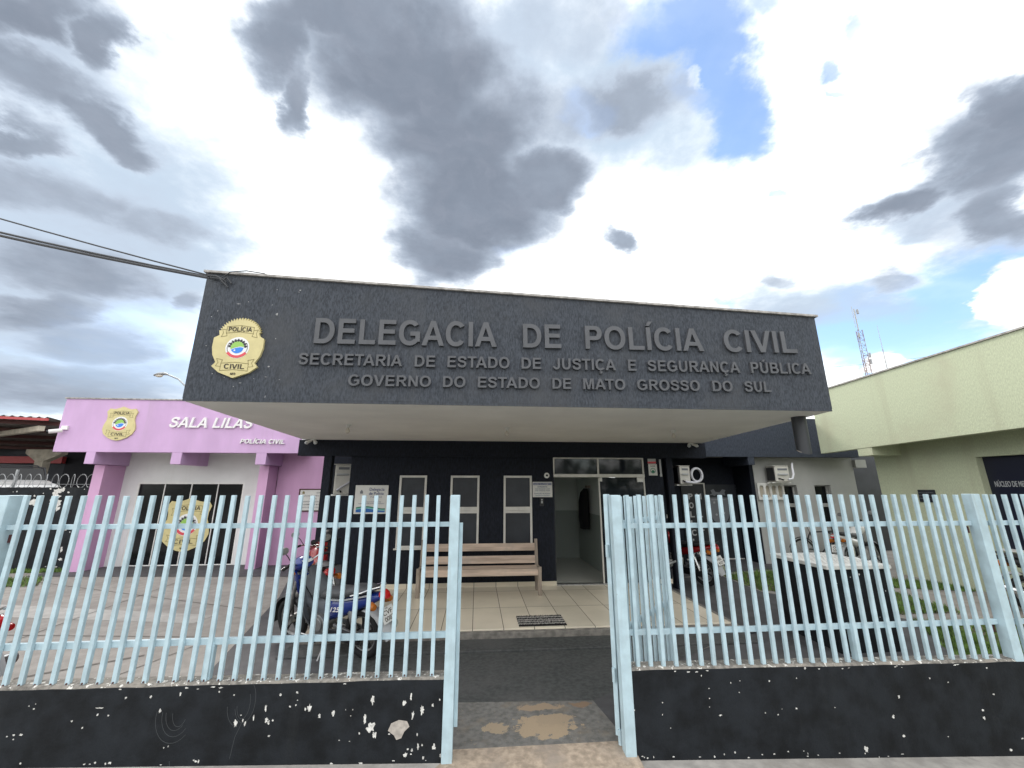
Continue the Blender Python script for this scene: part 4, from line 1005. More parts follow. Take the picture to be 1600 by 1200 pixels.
for f_, xx in ((F1, -3.66), (F2, 4.66)):
    for z in (1.62, .78):
        m_ = MB(); m_.box(xx - .025, xx + .025, 3.70, 3.72, z - .05, z + .01); m_.build('lug', M['rust_steel'], f_)

# gate leaf swung inwards
GT = thing('pedestrian_gate', 'light blue barred gate leaf swung open inwards behind the right gate post', 'gate', (1.165, 3.735, 0))
hx, hy, ex, ey = 1.165, 3.735, 2.155, 4.775
dv = Vector((ex - hx, ey - hy, 0)); GL = dv.length; dv.normalize(); nv = Vector((dv.y, -dv.x, 0))
def gpt(s_, z, o=0.0): return Vector((hx, hy, z)) + dv * s_ + nv * o
m_ = MB(); m_.obox(gpt(.02, 1.0), dv, nv, (0, 0, 1), .05, .04, 1.86); m_.build('hinge_stile', M['fence_blue'], GT, bevel=.003)
m_ = MB(); m_.obox(gpt(GL - .02, .90), dv, nv, (0, 0, 1), .06, .04, 1.64); m_.build('lock_stile', M['fence_blue'], GT, bevel=.003)
for z, a in ((1.66, .045), (.775, .045)):
    m_ = MB(); m_.obox(gpt(GL / 2, z), dv, nv, (0, 0, 1), GL - .11, .03, a); m_.build('rail', M['fence_blue'], GT, bevel=.003)
gb = MB(); gb.obox((0, 0, .5), dv, nv, (0, 0, 1), .033, .028, 1.0)
for i in range(11):
    if i == 0: o = g0 = gb.build('bar', M['fence_blue'], GT, world=False, bevel=.0025)
    else: o = g0.copy(); COL.objects.link(o); o.parent = GT
    o.location = gpt(.13 + i * (GL - .25) / 10, .10 + (i % 3) * .006, .030) - GT.location; o.scale = (1, 1, 1.80)
m_ = MB(); m_.obox(gpt(GL - .01, 1.16, .035), dv, nv, (0, 0, 1), .14, .035, .07); m_.cyl(gpt(GL - .12, 1.17, .07), gpt(GL + .10, 1.17, .07), .012, n=8); m_.build('latch', M['cast'], GT, bevel=.003)
for z in (.5, 1.45):
    m_ = MB(); m_.cyl(gpt(-.018, z - .05, .0), gpt(-.018, z + .05, .0), .016, n=10); m_.build('hinge', M['fence_blue'], GT)
m_ = MB(); m_.cyl(gpt(-.004, -.02, .02), gpt(-.004, .12, .02), .018, n=10); m_.build('pivot_pin', M['fence_blue'], GT)

# ================================================================== lettering
def letter_line(name, label, words, z0, z1, c0, c1, group=None):
    """words: (text, x0, x1); baseline and cap height run evenly from the first to the last"""
    xa, xb = words[0][1], words[-1][2]
    t = thing(name, label, 'lettering', ((xa + xb) / 2, 4.645, (z0 + z1) / 2), group=group)
    ux = Vector((xb - xa, 0, z1 - z0)).normalized(); uz = Vector((-ux.z, 0, ux.x))
    for s_, a, b2 in words:
        cap = lerp(c0, c1, ((a + b2) / 2 - xa) / (xb - xa))
        block_word(t, M['letters'], s_, Vector((xa, 4.645, z0)), ux, uz, (a - xa), (b2 - xa), cap, .034)
    return t
letter_line('raised_lettering', 'large raised grey letters reading DELEGACIA DE POLÍCIA CIVIL across the canopy', [('DELEGACIA', -1.926, 0.203), ('DE', 0.524, 0.992), ('POLÍCIA', 1.297, 2.817), ('CIVIL', 3.095, 4.07)], 3.612, 3.659, .318, .292)
letter_line('raised_lettering', 'middle raised line reading SECRETARIA DE ESTADO DE JUSTIÇA E SEGURANÇA PÚBLICA', [('SECRETARIA', -2.065, -0.9), ('DE', -0.757, -0.52), ('ESTADO', -0.377, 0.359), ('DE', 0.502, 0.74), ('JUSTIÇA', 0.884, 1.662), ('E', 1.816, 1.916), ('SEGURANÇA', 2.063, 3.257), ('PÚBLICA', 3.402, 4.207)], 3.351, 3.382, .138, .142)
letter_line('raised_lettering', 'lowest raised line reading GOVERNO DO ESTADO DE MATO GROSSO DO SUL', [('GOVERNO', -1.491, -0.557), ('DO', -0.42, -0.159), ('ESTADO', -0.014, 0.72), ('DE', 0.871, 1.098), ('MATO', 1.246, 1.763), ('GROSSO', 1.911, 2.704), ('DO', 2.866, 3.125), ('SUL', 3.284, 3.627)], 3.114, 3.137, .130, .134)
# specks of lost paint and the old wires belong to the canopy front
sp = MB(); add_chips(sp, [(a, b2, c * .7, d * .7) for a, b2, c, d in CHIPS_C], 4.645, 0, 5)
sp.build('paint_specks', M['speck'], PS)

def lilac_line(label, s_, x0, x1, z0, z1, cap, shear):
    t = thing('raised_lettering', label, 'lettering', ((x0 + x1) / 2, 10.93, z0))
    ux = Vector((x1 - x0, 0, z1 - z0)).normalized(); uz = Vector((-ux.z, 0, ux.x))
    block_word(t, M['white_letters'], s_, Vector((x0, 10.93, z0)), ux, Vector((shear, 0, 1)), 0, x1 - x0, cap, .045)
lilac_line('white italic raised letters SALA LILÁS on the lilac fascia', 'SALA LILÁS', -7.823, -5.83, 3.450, 3.445, .265, .22)
lilac_line('small white italic raised letters POLÍCIA CIVIL low on the lilac fascia', 'POLÍCIA CIVIL', -6.035, -4.960, 3.060, 3.053, .112, .2)

# ================================================================== emblems
def arc_pts(cx, cy, r, a0, a1, n): return [(cx + r * math.cos(R_(lerp(a0, a1, i / n))), cy + r * math.sin(R_(lerp(a0, a1, i / n)))) for i in range(n + 1)]
def emblem(label, loc, wdt, hgt, crown, raised, lean=0.0):
    t = thing('police_emblem', label, 'emblem', loc)
    ox = Vector(loc)
    ux = Vector((wdt, 0, 0)); uz = Vector((lean * hgt, 0, hgt)); un = Vector((0, -1, 0))
    # outline in a unit square, x and y from -.5 to .5
    if crown:
        top = []
        N = 21
        for i in range(N):
            for f_, r_ in ((0, 0), (.45, .048)):
                a = R_(lerp(8, 172, (i + f_) / N)); top.append(((.385 + r_) * math.cos(a), .215 + (.245 + r_) * math.sin(a)))
        right = [(.40, .20), (.5, .155), (.505, .0), (.47, -.13), (.385, -.25), (.45, -.315), (.30, -.41)]
    else:
        top = [(.27, .425), (.2, .435), (.1, .465), (0, .5), (-.1, .465), (-.2, .435), (-.27, .425)]
        right = [(.30, .43), (.40, .44), (.475, .345), (.43, .22), (.425, .10), (.49, -.06), (.5, -.18), (.44, -.31), (.30, -.41), (.14, -.475)]
        top = [p for p in top if abs(p[0]) < .28]
    outline = list(reversed(right)) if False else None
    if crown: poly = [(0, -.5)] + list(reversed(right)) + top + [(-x, y) for x, y in right]
    else: poly = [(0, -.5)] + list(reversed(right)) + top + [(-x, y) for x, y in right]
    th = .03 if raised else .003
    m_ = MB(); m_.prism(poly, ox, ux, uz, un, 0.0, th); m_.build('plate', M['gold'], t)
    z1 = th; e = .0018
    rib = MB()
    def ln(p, w): rib.strip(p, w, ox, ux, uz, un, z1, z1 + e)
    ln([(-.27, .345), (0, .37), (.27, .345), (.27, .235), (0, .26), (-.27, .235), (-.27, .345)], .009)
    ln([(-.27, .29), (-.36, .30), (-.33, .24), (-.36, .17), (-.25, .19), (-.27, .235)], .008); ln([(.27, .29), (.36, .30), (.33, .24), (.36, .17), (.25, .19), (.27, .235)], .008)
    ln([(-.27, -.265), (0, -.245), (.27, -.265), (.27, -.385), (0, -.365), (-.27, -.385), (-.27, -.265)], .009)
    ln([(-.27, -.32), (-.37, -.31), (-.33, -.255), (-.37, -.19), (-.25, -.21), (-.27, -.265)], .008); ln([(.27, -.32), (.37, -.31), (.33, -.255), (.37, -.19), (.25, -.21), (.27, -.265)], .008)
    rib.build('ribbon_outline', M['line_ink'], t)
    ca = MB(); q = [(.215, .13), (.20, -.02)] + arc_pts(0, -.02, .2, 0, -180, 12) + [(-.215, .13), (-.12, .155), (.12, .155)]
    rr = .235
    asp = wdt / hgt
    def C(pts): return [(x, y * asp - .005) for x, y in pts]
    ca.prism(C(arc_pts(0, 0, rr, 0, 360, 28)[:-1]), ox, ux, uz, un, z1, z1 + e); coat = ca.build('coat_of_arms', M['crest_white'], t)
    r2 = MB()
    for i in range(9):
        a = lerp(10, 170, i / 8)
        p = [(x * math.cos(R_(a)) - y * math.sin(R_(a)), x * math.sin(R_(a)) + y * math.cos(R_(a))) for x, y in ((.135, -.02), (.175, -.028), (.175, -.012), (.195, -.014), (.195, .014), (.175, .012), (.175, .028), (.135, .02))]
        r2.prism(C(p), ox, ux, uz, un, z1 + e, z1 + 2 * e)
    r2.strip(C(arc_pts(0, 0, .2, 150, 235, 8)), .008, ox, ux, uz, un, z1 + e, z1 + 2 * e); r2.strip(C(arc_pts(0, 0, .2, 30, -55, 8)), .008, ox, ux, uz, un, z1 + e, z1 + 2 * e)
    r2.build('battlement_ring', M['crest_black'], coat)
    g2 = MB(); g2.prism(C(arc_pts(0, 0, .135, 8, 195, 14) + [(-.05, .0), (.05, .03)]), ox, ux, uz, un, z1 + e, z1 + 2 * e); g2.build('green_field', M['crest_green'], coat)
    b2 = MB(); b2.prism(C([(-.12, -.05), (-.05, -.015), (.05, .012), (.123, .0)] + arc_pts(0, 0, .125, -5, -150, 12)), ox, ux, uz, un, z1 + e, z1 + 2 * e); b2.build('blue_field', M['crest_blue'], coat)
    s2 = MB(); s2.prism(C([((.028 if k_ % 2 == 0 else .012) * math.sin(R_(36 * k_)) - .045, (.028 if k_ % 2 == 0 else .012) * math.cos(R_(36 * k_)) - .06) for k_ in range(10)]), ox, ux, uz, un, z1 + 2 * e, z1 + 3 * e); s2.build('star', M['crest_white'], coat)
    rd = MB(); rd.prism(C(arc_pts(0, .02, .19, 215, 325, 10) + arc_pts(0, .02, .245, 325, 215, 10)), ox, ux, uz, un, z1 + e, z1 + 2.2 * e); rd.build('motto_ribbon', M['crest_red'], coat)
    U, Z = Vector((1, 0, 0)), Vector((lean, 0, 1)).normalized()
    dn = Vector((0, -th, 0))
    block_word(t, M['ink'], "POLÍCIA", ox + uz * .268 + dn, U, Z, -.235 * wdt, .235 * wdt, .074 * hgt, .002)
    block_word(t, M['ink'], "CIVIL", ox + uz * -.353 + dn, U, Z, -.20 * wdt, .20 * wdt, .078 * hgt, .002)
    block_word(t, M['ink'], "MS", ox + uz * -.452 + dn, U, Z, -.05 * wdt, .05 * wdt, .036 * hgt, .002)
    return t
emblem('gold police emblem with saw toothed crown on the dark canopy front', (-2.752, 4.643, 3.535), .545, .72, True, True)
emblem('gold police badge mounted on the lilac fascia near its left end', (-8.985, 10.928, 3.535), .76, .86, False, True)
emblem('large gold police badge stuck on the black glass doors behind the fence', (-7.66, 12.004, 1.02), 1.19, 1.36, False, False)

# ================================================================== small signs and fittings on the walls
UX, UZ = (1, 0, 0), (0, 0, 1)
def board(name, label, cat, x0, x1, z0, z1, y, m, t=.015):
    th = thing(name, label, cat, ((x0 + x1) / 2, y, z0))
    b_ = MB(); b_.box(x0, x1, y - t, y, z0, z1); b_.build('panel', m, th, bevel=.003)
    return th
t = board('wall_sign', 'white sign with blue wave band reading Delegacia de Polícia left of the windows', 'sign', -2.405, -1.765, 1.475, 2.022, YW, M['sign_white'])
y_ = YW - .0155
q = MB(); q.text("Delegacia", (-2.13, y_, 1.915), UX, UZ, 0, .29, .058, .002, .008); q.text("de Polícia", (-2.135, y_, 1.835), UX, UZ, 0, .285, .058, .002, .008)
q.text("Polícia Civil", (-2.10, y_, 1.785), UX, UZ, 0, .22, .022, .002); q.text("Coronel Sapucaia", (-2.26, y_, 1.695), UX, UZ, .05, .37, .018, .002); q.text("Governo do Estado de Mato Grosso do Sul", (-2.33, y_, 1.662), UX, UZ, 0, .5, .018, .002)
q.build('lettering', M['sign_ink'], t)
q = MB(); q.prism([(-2.31, 1.86), (-2.255, 1.86), (-2.255, 1.90), (-2.28, 1.935), (-2.31, 1.90)], (0, y_, 0), UX, UZ, (0, -1, 0), 0, .002); q.build('crest', M['crest_grey'], t)
def wave(z, a0, th_): 
    up = [(x, z + a0 * math.sin((x + 2.36) * 9.0)) for x in [lerp(-2.365, -1.805, i / 16) for i in range(17)]]
    return up, [(x, zz - th_) for x, zz in reversed(up)]
u, d_ = wave(1.60, .022, .022); q = MB(); q.prism(u + d_, (0, y_, 0), UX, UZ, (0, -1, 0), 0, .002); q.build('green_band', M['sign_green'], t)
u, d_ = wave(1.576, .022, .016); q = MB(); q.prism(u + d_, (0, y_, 0), UX, UZ, (0, -1, 0), 0, .002); q.build('teal_band', M['sign_teal'], t)
u, d_ = wave(1.556, .022, .0); q = MB(); q.prism(u + [(-1.805, 1.505), (-2.365, 1.505)], (0, y_, 0), UX, UZ, (0, -1, 0), 0, .002); q.build('blue_band', M['sign_blue'], t)

t = board('notice_sign', 'small white opening hours sign on the dark wall left of the door', 'sign', 1.145, 1.555, 1.785, 2.09, YW, M['sign_white'], .008)
y_ = YW - .0085
q = MB(); q.box(1.16, 1.54, y_ - .002, y_, 2.025, 2.07); q.build('header_band', M['sign_ink'], t)
q = MB(); q.text("HORÁRIO DE ATENDIMENTO", (1.17, y_ - .002, 2.035), UX, UZ, 0, .36, .024, .002, .01); q.build('header_lettering', M['white_letters'], t)
q = MB(); q.text("EXPEDIENTE", (1.25, y_, 1.978), UX, UZ, 0, .2, .024, .002, .02)
for k_, s_ in enumerate(("DAS 07H30 ÀS 11H30", "DAS 13H30 ÀS 17H30")): q.text(s_, (1.20, y_, 1.938 - .034 * k_), UX, UZ, 0, .30, .02, .002, .008)
q.text("PLANTÃO 24 HORAS", (1.18, y_, 1.848), UX, UZ, 0, .33, .02, .002, .01); q.text("SEGUNDA A DOMINGO", (1.20, y_, 1.812), UX, UZ, 0, .30, .018, .002)
q.build('lettering', M['sign_ink'], t)

t = thing('intercom', 'small dark intercom box below the opening hours sign', 'intercom', (1.325, YW, 1.61))
q = MB(); q.box(1.29, 1.37, YW - .03, YW, 1.61, 1.765); q.build('housing', M['black_plastic'], t, bevel=.006)
q = MB(); q.cyl((1.33, YW - .0305, 1.735), (1.33, YW - .034, 1.735), .015, n=12); q.box(1.315, 1.345, YW - .034, YW - .0302, 1.665, 1.71); q.build('button', M['pale_plastic'], t)
t = thing('dome_camera', 'round white dome camera on the dark wall beside the door transom', 'camera', (1.445, YW, 2.22))
q = MB(); q.cyl((1.445, YW, 2.22), (1.445, YW - .03, 2.22), .058, .052, 20); q.build('base', M['white_metal'], t, smooth=True)
q = MB(); q.sphere((1.445, YW - .032, 2.22), .024, 12, 8); q.build('lens', M['black_glass'], t, smooth=True)
t = thing('alarm_plate', 'white rounded alarm plate with dark round mark right of the door', 'sign', (3.74, YW, 2.22))
q = MB(); q.box(3.645, 3.835, YW - .008, YW, 2.225, 2.46); q.build('panel', M['sign_white'], t, bevel=.004)
q = MB(); q.ring((3.74, YW - .009, 2.325), (0, 1, 0), .05, .006, 20, 6); q.prism([(3.70, 2.30), (3.74, 2.35), (3.78, 2.30), (3.74, 2.28)], (0, YW - .0085, 0), UX, UZ, (0, -1, 0), 0, .002); q.build('mark', M['sign_green'], t)
q = MB(); q.text("ALARME", (3.685, YW - .0085, 2.41), UX, UZ, 0, .11, .022, .002, .01); q.build('lettering', M['ink'], t)
t = thing('alarm_plate', 'small weathered plate with red stripe above the white alarm plate', 'sign', (3.73, YW, 2.47))
q = MB(); q.box(3.64, 3.82, YW - .008, YW, 2.465, 2.575); q.build('panel', M['pale_plastic'], t, bevel=.003)
q = MB(); q.box(3.64, 3.82, YW - .0105, YW - .0082, 2.475, 2.515); q.build('stripe', M['crest_red'], t)

t = board('wall_plaque', 'white framed inauguration plaque on the lilac wall right of its pillar', 'sign', -4.79, -4.10, 1.37, 1.905, 11.855, M['sign_white'])
q = MB(); y_ = 11.838
for a, b2, c, d2 in ((-4.82, -4.07, 1.905, 1.935), (-4.82, -4.07, 1.34, 1.37), (-4.82, -4.79, 1.37, 1.905), (-4.10, -4.07, 1.37, 1.905)): q.box(a, b2, 11.83, 11.857, c, d2)
q.build('frame', M['rust_steel'], t, bevel=.003)
q = MB()
q.text("GOVERNO", (-4.36, y_, 1.815), UX, UZ, 0, .2, .035, .002, .01)
for k_, s_ in enumerate(("INAUGURAÇÃO DA", "SALA LILÁS", "DELEGACIA DE POLÍCIA CIVIL", "ATENDIMENTO À MULHER", "MATO GROSSO DO SUL")): q.text(s_, (-4.72, y_, 1.735 - .075 * k_), UX, UZ, 0 if k_ != 1 else .2, .55 if k_ != 1 else .38, .03, .002, .004)
q.build('lettering', M['crest_grey'], t)
q = MB(); q.prism([(-4.73, 1.80), (-4.67, 1.80), (-4.67, 1.85), (-4.70, 1.875), (-4.73, 1.85)], (0, y_, 0), UX, UZ, (0, -1, 0), 0, .002); q.build('crest', M['line_ink'], t)

t = thing('wall_plaque', 'small dark plaque on the pale green wall', 'sign', (GW, 8.1, 1.67))
q = MB(); q.box(GW - .02, GW, 7.935, 8.27, 1.675, 1.93); q.build('panel', M['film'], t, bevel=.003)
q = MB()
for k_, s_ in enumerate(("NÚCLEO REGIONAL", "DE PERÍCIA", "INAUGURAÇÃO")): q.text(s_, (GW - .0205, 8.25, 1.86 - .06 * k_), (0, -1, 0), UZ, 0, .29, .022, .002)
q.build('lettering', M['crest_grey'], t)

# fittings under the canopy
for x, y, lab in ((-1.97, 6.31, 'left'), (.46, 6.45, 'middle'), (3.26, 6.52, 'right')):
    t = thing('ceiling_lamp', 'white bulb in a holder under the canopy, %s one of the three' % lab, 'lamp', (x, y, 2.913), group='bare bulb lamps under the canopy')
    q = MB(); q.cyl((x, y, 2.914), (x, y, 2.90), .052, .05, 18); q.build('rose', M['white_metal'], t, smooth=True)
    q = MB(); q.cyl((x, y, 2.8995), (x, y, 2.865), .026, .024, 14); q.build('holder', M['white_metal'], t, smooth=True)
    q = MB(); q.tube([(x, y, 2.8645), (x, y, 2.85), (x, y, 2.83), (x, y, 2.805), (x, y, 2.785), (x, y, 2.778)], [.015, .018, .03, .034, .024, .006], 14); q.build('bulb', M['lamp_glass'], t, smooth=True)
def twin_spot(label, x, y, z):
    t = thing('security_light', label, 'light', (x, y, z + .05))
    q = MB(); q.box(x - .05, x + .05, y - .02, y + .02, z + .02, z + .05); q.build('base', M['white_metal'], t, bevel=.004)
    for s_ in (-1, 1):
        q = MB(); q.cyl((x + s_ * .03, y, z + .02), (x + s_ * .085, y - .09, z - .03), .022, .036, 14); sh = q.build('spot', M['white_metal'], t, smooth=True)
        q = MB(); q.sphere((x + s_ * .087, y - .093, z - .032), .030, 12, 8); q.build('lens', M['clear_lens'], sh, smooth=True)
twin_spot('twin white spotlights at the left end of the canopy ceiling', -3.27, 8.38, 2.862)
twin_spot('twin white spotlights at the right end of the canopy ceiling', 4.55, 8.38, 2.862)
t = thing('rain_spout', 'short dark drain pipe hanging from the right end of the canopy', 'drain pipe', (4.33, 5.08, 2.45))
q = MB(); n_ = 20
vs = [(4.335 + .085 * math.cos(2 * math.pi * i / n_), 5.10 + .085 * math.sin(2 * math.pi * i / n_), z) for z in (2.915,) for i in range(n_)]
vs += [(4.335 + .085 * math.cos(2 * math.pi * i / n_), 5.10 + .085 * math.sin(2 * math.pi * i / n_), 2.455 + .05 * math.sin(2 * math.pi * i / n_)) for i in range(n_)]
vs += [(4.335 + .075 * math.cos(2 * math.pi * i / n_), 5.10 + .075 * math.sin(2 * math.pi * i / n_), 2.455 + .05 * math.sin(2 * math.pi * i / n_)) for i in range(n_)]
vs += [(4.335 + .075 * math.cos(2 * math.pi * i / n_), 5.10 + .075 * math.sin(2 * math.pi * i / n_), 2.75) for i in range(n_)]
q.add(vs, [(r_ * n_ + i, r_ * n_ + (i + 1) % n_, (r_ + 1) * n_ + (i + 1) % n_, (r_ + 1) * n_ + i) for r_ in range(3) for i in range(n_)] + [tuple(range(3 * n_, 4 * n_))])
q.build('pipe', M['pvc'], t, smooth=True)
q = MB(); q.ring((4.335, 5.10, 2.456), (0, -.5, 1), .08, .008, 24, 6); q.build('rim', M['pvc_in'], t, smooth=True)
t = thing('bullet_camera', 'white bullet camera at the left end of the lilac fascia', 'camera', (-10.28, 10.93, 3.3))
q = MB(); q.box(-10.30, -10.16, 10.88, 10.929, 3.36, 3.46); q.build('bracket', M['white_metal'], t, bevel=.006)
q = MB(); q.cyl((-10.22, 10.85, 3.34), (-10.40, 10.72, 3.29), .05, n=14); q.build('body', M['white_metal'], t, smooth=True)
q = MB(); q.cyl((-10.401, 10.719, 3.29), (-10.43, 10.70, 3.283), .04, n=14); q.build('lens', M['black_glass'], t, smooth=True)

# air conditioners seen from their pipe side
def aircon(label, x0, x1, y0, y1, z0, z1, hose_kind):
    t = thing('air_conditioner', label, 'air conditioner', ((x0 + x1) / 2, (y0 + y1) / 2, z0), group='outdoor air conditioner units')
    q = MB(); q.box(x0 + .03, x1, y0, y1, z0, z1); body = q.build('casing', M['ac_white'], t, bevel=.02, seg=3)
    q = MB(); q.box(x0 - .002, x1 + .004, y0 - .006, y1, z1 + .001, z1 + .018); q.build('lid', M['ac_white'], t, bevel=.006)
    q = MB(); q.box(x0 + .0, x0 + .0295, y0 + .03, y1 - .03, z0 + .03, z1 - .03); q.build('grille', M['black_plastic'], t)
    w_ = x1 - x0
    q = MB(); q.box(x0 + .10, x1 - .05, y0 - .004, y0 - .0005, z1 - .10, z1 - .05); q.build('label', M['crest_grey'], t)
    q = MB(); q.box(x0 + .08, x1 - .06, y0 - .03, y0 - .0005, z1 - .22, z1 - .18); q.build('handle', M['pale_plastic'], t, bevel=.006)
    for dx in (.10, .17):
        q = MB(); q.cyl((x0 + dx, y0 + .0, z0 + .12 - dx * .3), (x0 + dx + .03, y0 - .05, z0 + .10 - dx * .3), .016, n=10); q.build('valve', M['black_plastic'], t)
    for yy in (y0 + .06, y1 - .1):
        q = MB(); q.box(x0 - .04, x1 + .06, yy, yy + .04, z0 - .03, z0 - .001); q.build('bracket', M['white_metal'], t)
    if hose_kind == 'coil':
        q = MB(); cx, cz = x1 + .17, z0 + .235
        pts = [(x0 + .14, y0 - .05, z0 + .07), (x0 + .22, y0 - .07, z0 + .05), (x1 + .10, y0 - .04, z0 + .045)]
        pts += [(cx + .135 * math.cos(R_(a)), y0 - .03 + .02 * (a + 90) / 360 * 1.6, cz + .165 * math.sin(R_(a))) for a in range(-75, 560, 15)]
        q.tube(pts, .028, 8); q.build('hose', M['hose'], t, smooth=True)
    elif hose_kind == 'loop':
        q = MB()
        q.tube([(x1 - .08, y0 - .04, z0 + .06), (x1 + .03, y0 - .05, z0 + .08), (x1 + .10, y0 - .02, z0 + .2), (x1 + .13, y0 + .03, z0 + .36), (x1 + .2, y0 + .1, z0 + .47), (x1 + .29, y0 + .2, z0 + .48), (x1 + .33, y0 + .30, z0 + .42)], .024, 8); q.build('hose', M['hose'], t, smooth=True)
    else:
        q = MB(); q.tube([(x0 + .12, y0 - .05, z0 + .08), (x0 + .2, y0 - .07, z0 + .14), (x1 + .0, y0 - .05, z0 + .25), (x1 + .06, y0 + .1, z0 + .33)], .024, 8); q.build('hose', M['hose'], t, smooth=True)
aircon('air conditioner unit in the dark gap beside the lilac annex', -2.99, -2.62, 8.92, 9.62, 1.84, 2.44, 'short')
aircon('air conditioner unit with a coiled white hose above the lettered side door', 5.13, 5.44, 10.2, 10.9, 2.05, 2.50, 'coil')
aircon('air conditioner unit over the ventilation block on the grey wall', 7.60, 8.01, 10.03, 10.345, 2.11, 2.50, 'loop')

# ================================================================== bench, doormat, meter box
t = thing('park_bench', 'weathered slatted wooden bench against the dark wall under the windows', 'bench', (.09, 8.05, .117))
def slat(y, z, d, h, tilt=0.0):
    q = MB(); u = Vector((0, math.sin(tilt), math.cos(tilt))); v = Vector((0, math.cos(tilt), -math.sin(tilt)))
    q.obox((.09, y, z), (1, 0, 0), v, u, 2.09, d, h); return q
for i in range(3): slat(7.875 + i * .125, .545, .112, .035).build('seat_slat', M['wood'], t, bevel=.005)
slat(7.835, .500, .026, .105).build('front_rail', M['wood'], t, bevel=.005)
for z, y in ((.655, 8.245), (.87, 8.285)): slat(y, z, .028, .135, .16).build('back_slat', M['wood'], t, bevel=.005)
for x in (-1.0, 1.16):
    q = MB()
    q.prism([(7.81, .118), (7.90, .118), (7.885, .30), (7.87, .50), (7.81, .50), (7.795, .30)], (x, 0, 0), (0, 1, 0), (0, 0, 1), (1, 0, 0), -.03, .03)
    q.build('leg', M['wood_grey'], t, bevel=.006)
    q = MB(); q.prism([(8.20, .118), (8.30, .118), (8.28, .5), (8.345, 1.01), (8.29, 1.015), (8.19, .5)], (x, 0, 0), (0, 1, 0), (0, 0, 1), (1, 0, 0), -.028, .028)
    q.build('leg', M['wood_grey'], t, bevel=.006)
    q = MB(); q.prism([(7.78, .50), (8.20, .50), (8.20, .565), (7.86, .575), (7.79, .60)], (x, 0, 0), (0, 1, 0), (0, 0, 1), (1, 0, 0), -.029, .029)
    q.build('side_frame', M['wood_grey'], t, bevel=.006)

t = thing('doormat', 'black and white striped doormat at the edge of the tiled porch', 'doormat', (.955, 6.43, .117))
q = MB(); rnd = random.Random(4)
x0, x1, y0, y1 = .62, 1.295, 6.22, 6.655
NX, NY = 54, 37
for iy in range(NY):
    q.cur = 0 if (iy + rnd.choice((0, 0, 0, 1))) % 8 < 5 else 1
    for ix in range(NX):
        xa, xb = lerp(x0, x1, ix / NX), lerp(x0, x1, (ix + 1) / NX); ya, yb = lerp(y0, y1, iy / NY), lerp(y0, y1, (iy + 1) / NY)
        h = .132 + rnd.uniform(0, .012); e_ = rnd.uniform(-.003, .003)
        q.add([(xa, ya + e_, .117), (xb, ya, .117), (xb, yb, .117), (xa, yb, .117), ((xa + xb) / 2 + rnd.uniform(-.003, .003), (ya + yb) / 2 + e_, h)], [(0, 1, 4), (1, 2, 4), (2, 3, 4), (3, 0, 4)])
q.build('pile', [M['mat_dark'], M['mat_pale']], t)

t = thing('masonry_box', 'black painted masonry box with a white capped top behind the right fence', 'meter box', (4.92, 5.75, 0))
q = MB(); q.box(4.50, 5.34, 5.26, 6.24, -.01, .965)
add_chips(q, [(4.93, .90, .012, .014), (4.80, .87, .008, .006), (4.72, .55, .006, .008), (5.1, .4, .006, .006), (4.65, .15, .008, .01), (5.25, .7, .006, .009), (4.60, .80, .01, .004)], 5.26, 1, 8)
q.build('body', [M['low_wall'], M['chip']], t, bevel=.004)
q = MB(); q.box(4.47, 5.37, 5.23, 6.27, .966, 1.012); q.build('cap', M['white_tile'], t, bevel=.004)
q = MB()
for i in range(12):
    for j_ in range(9):
        x, y = 4.58 + i * .062, 5.36 + j_ * .095
        q.add([(x, y, 1.0125), (x + .03, y, 1.0125), (x + .05, y + .07, 1.0125), (x + .02, y + .07, 1.0125), (x + .008, y + .01, 1.017), (x + .03, y + .01, 1.017), (x + .045, y + .06, 1.017), (x + .022, y + .06, 1.017)], [(4, 5, 6, 7), (0, 1, 5, 4), (1, 2, 6, 5), (2, 3, 7, 6), (3, 0, 4, 7)])
q.build('tread_pattern', M['chip'], t)

# dark jacket hanging in the hall
t = thing('hanging_coat', 'black rounded coat hanging on the hall wall seen through the open door', 'coat', (2.62, 10.3, 1.2))
q = MB(); q.loft([((2.66, 10.3, 1.0), (.10, 0, 0), (0, .24, 0)), ((2.65, 10.3, 1.25), (.115, 0, 0), (0, .23, 0)), ((2.66, 10.3, 1.65), (.11, 0, 0), (0, .21, 0)), ((2.68, 10.3, 1.85), (.09, 0, 0), (0, .17, 0)), ((2.72, 10.3, 1.95), (.05, 0, 0), (0, .08, 0))], 16, 2.6)
q.build('cloth', M['coat_black'], t, smooth=True)
q = MB(); q.box(2.74, 2.815, 10.2, 10.4, 1.96, 2.02); q.build('peg_rail', M['wood_grey'], t)

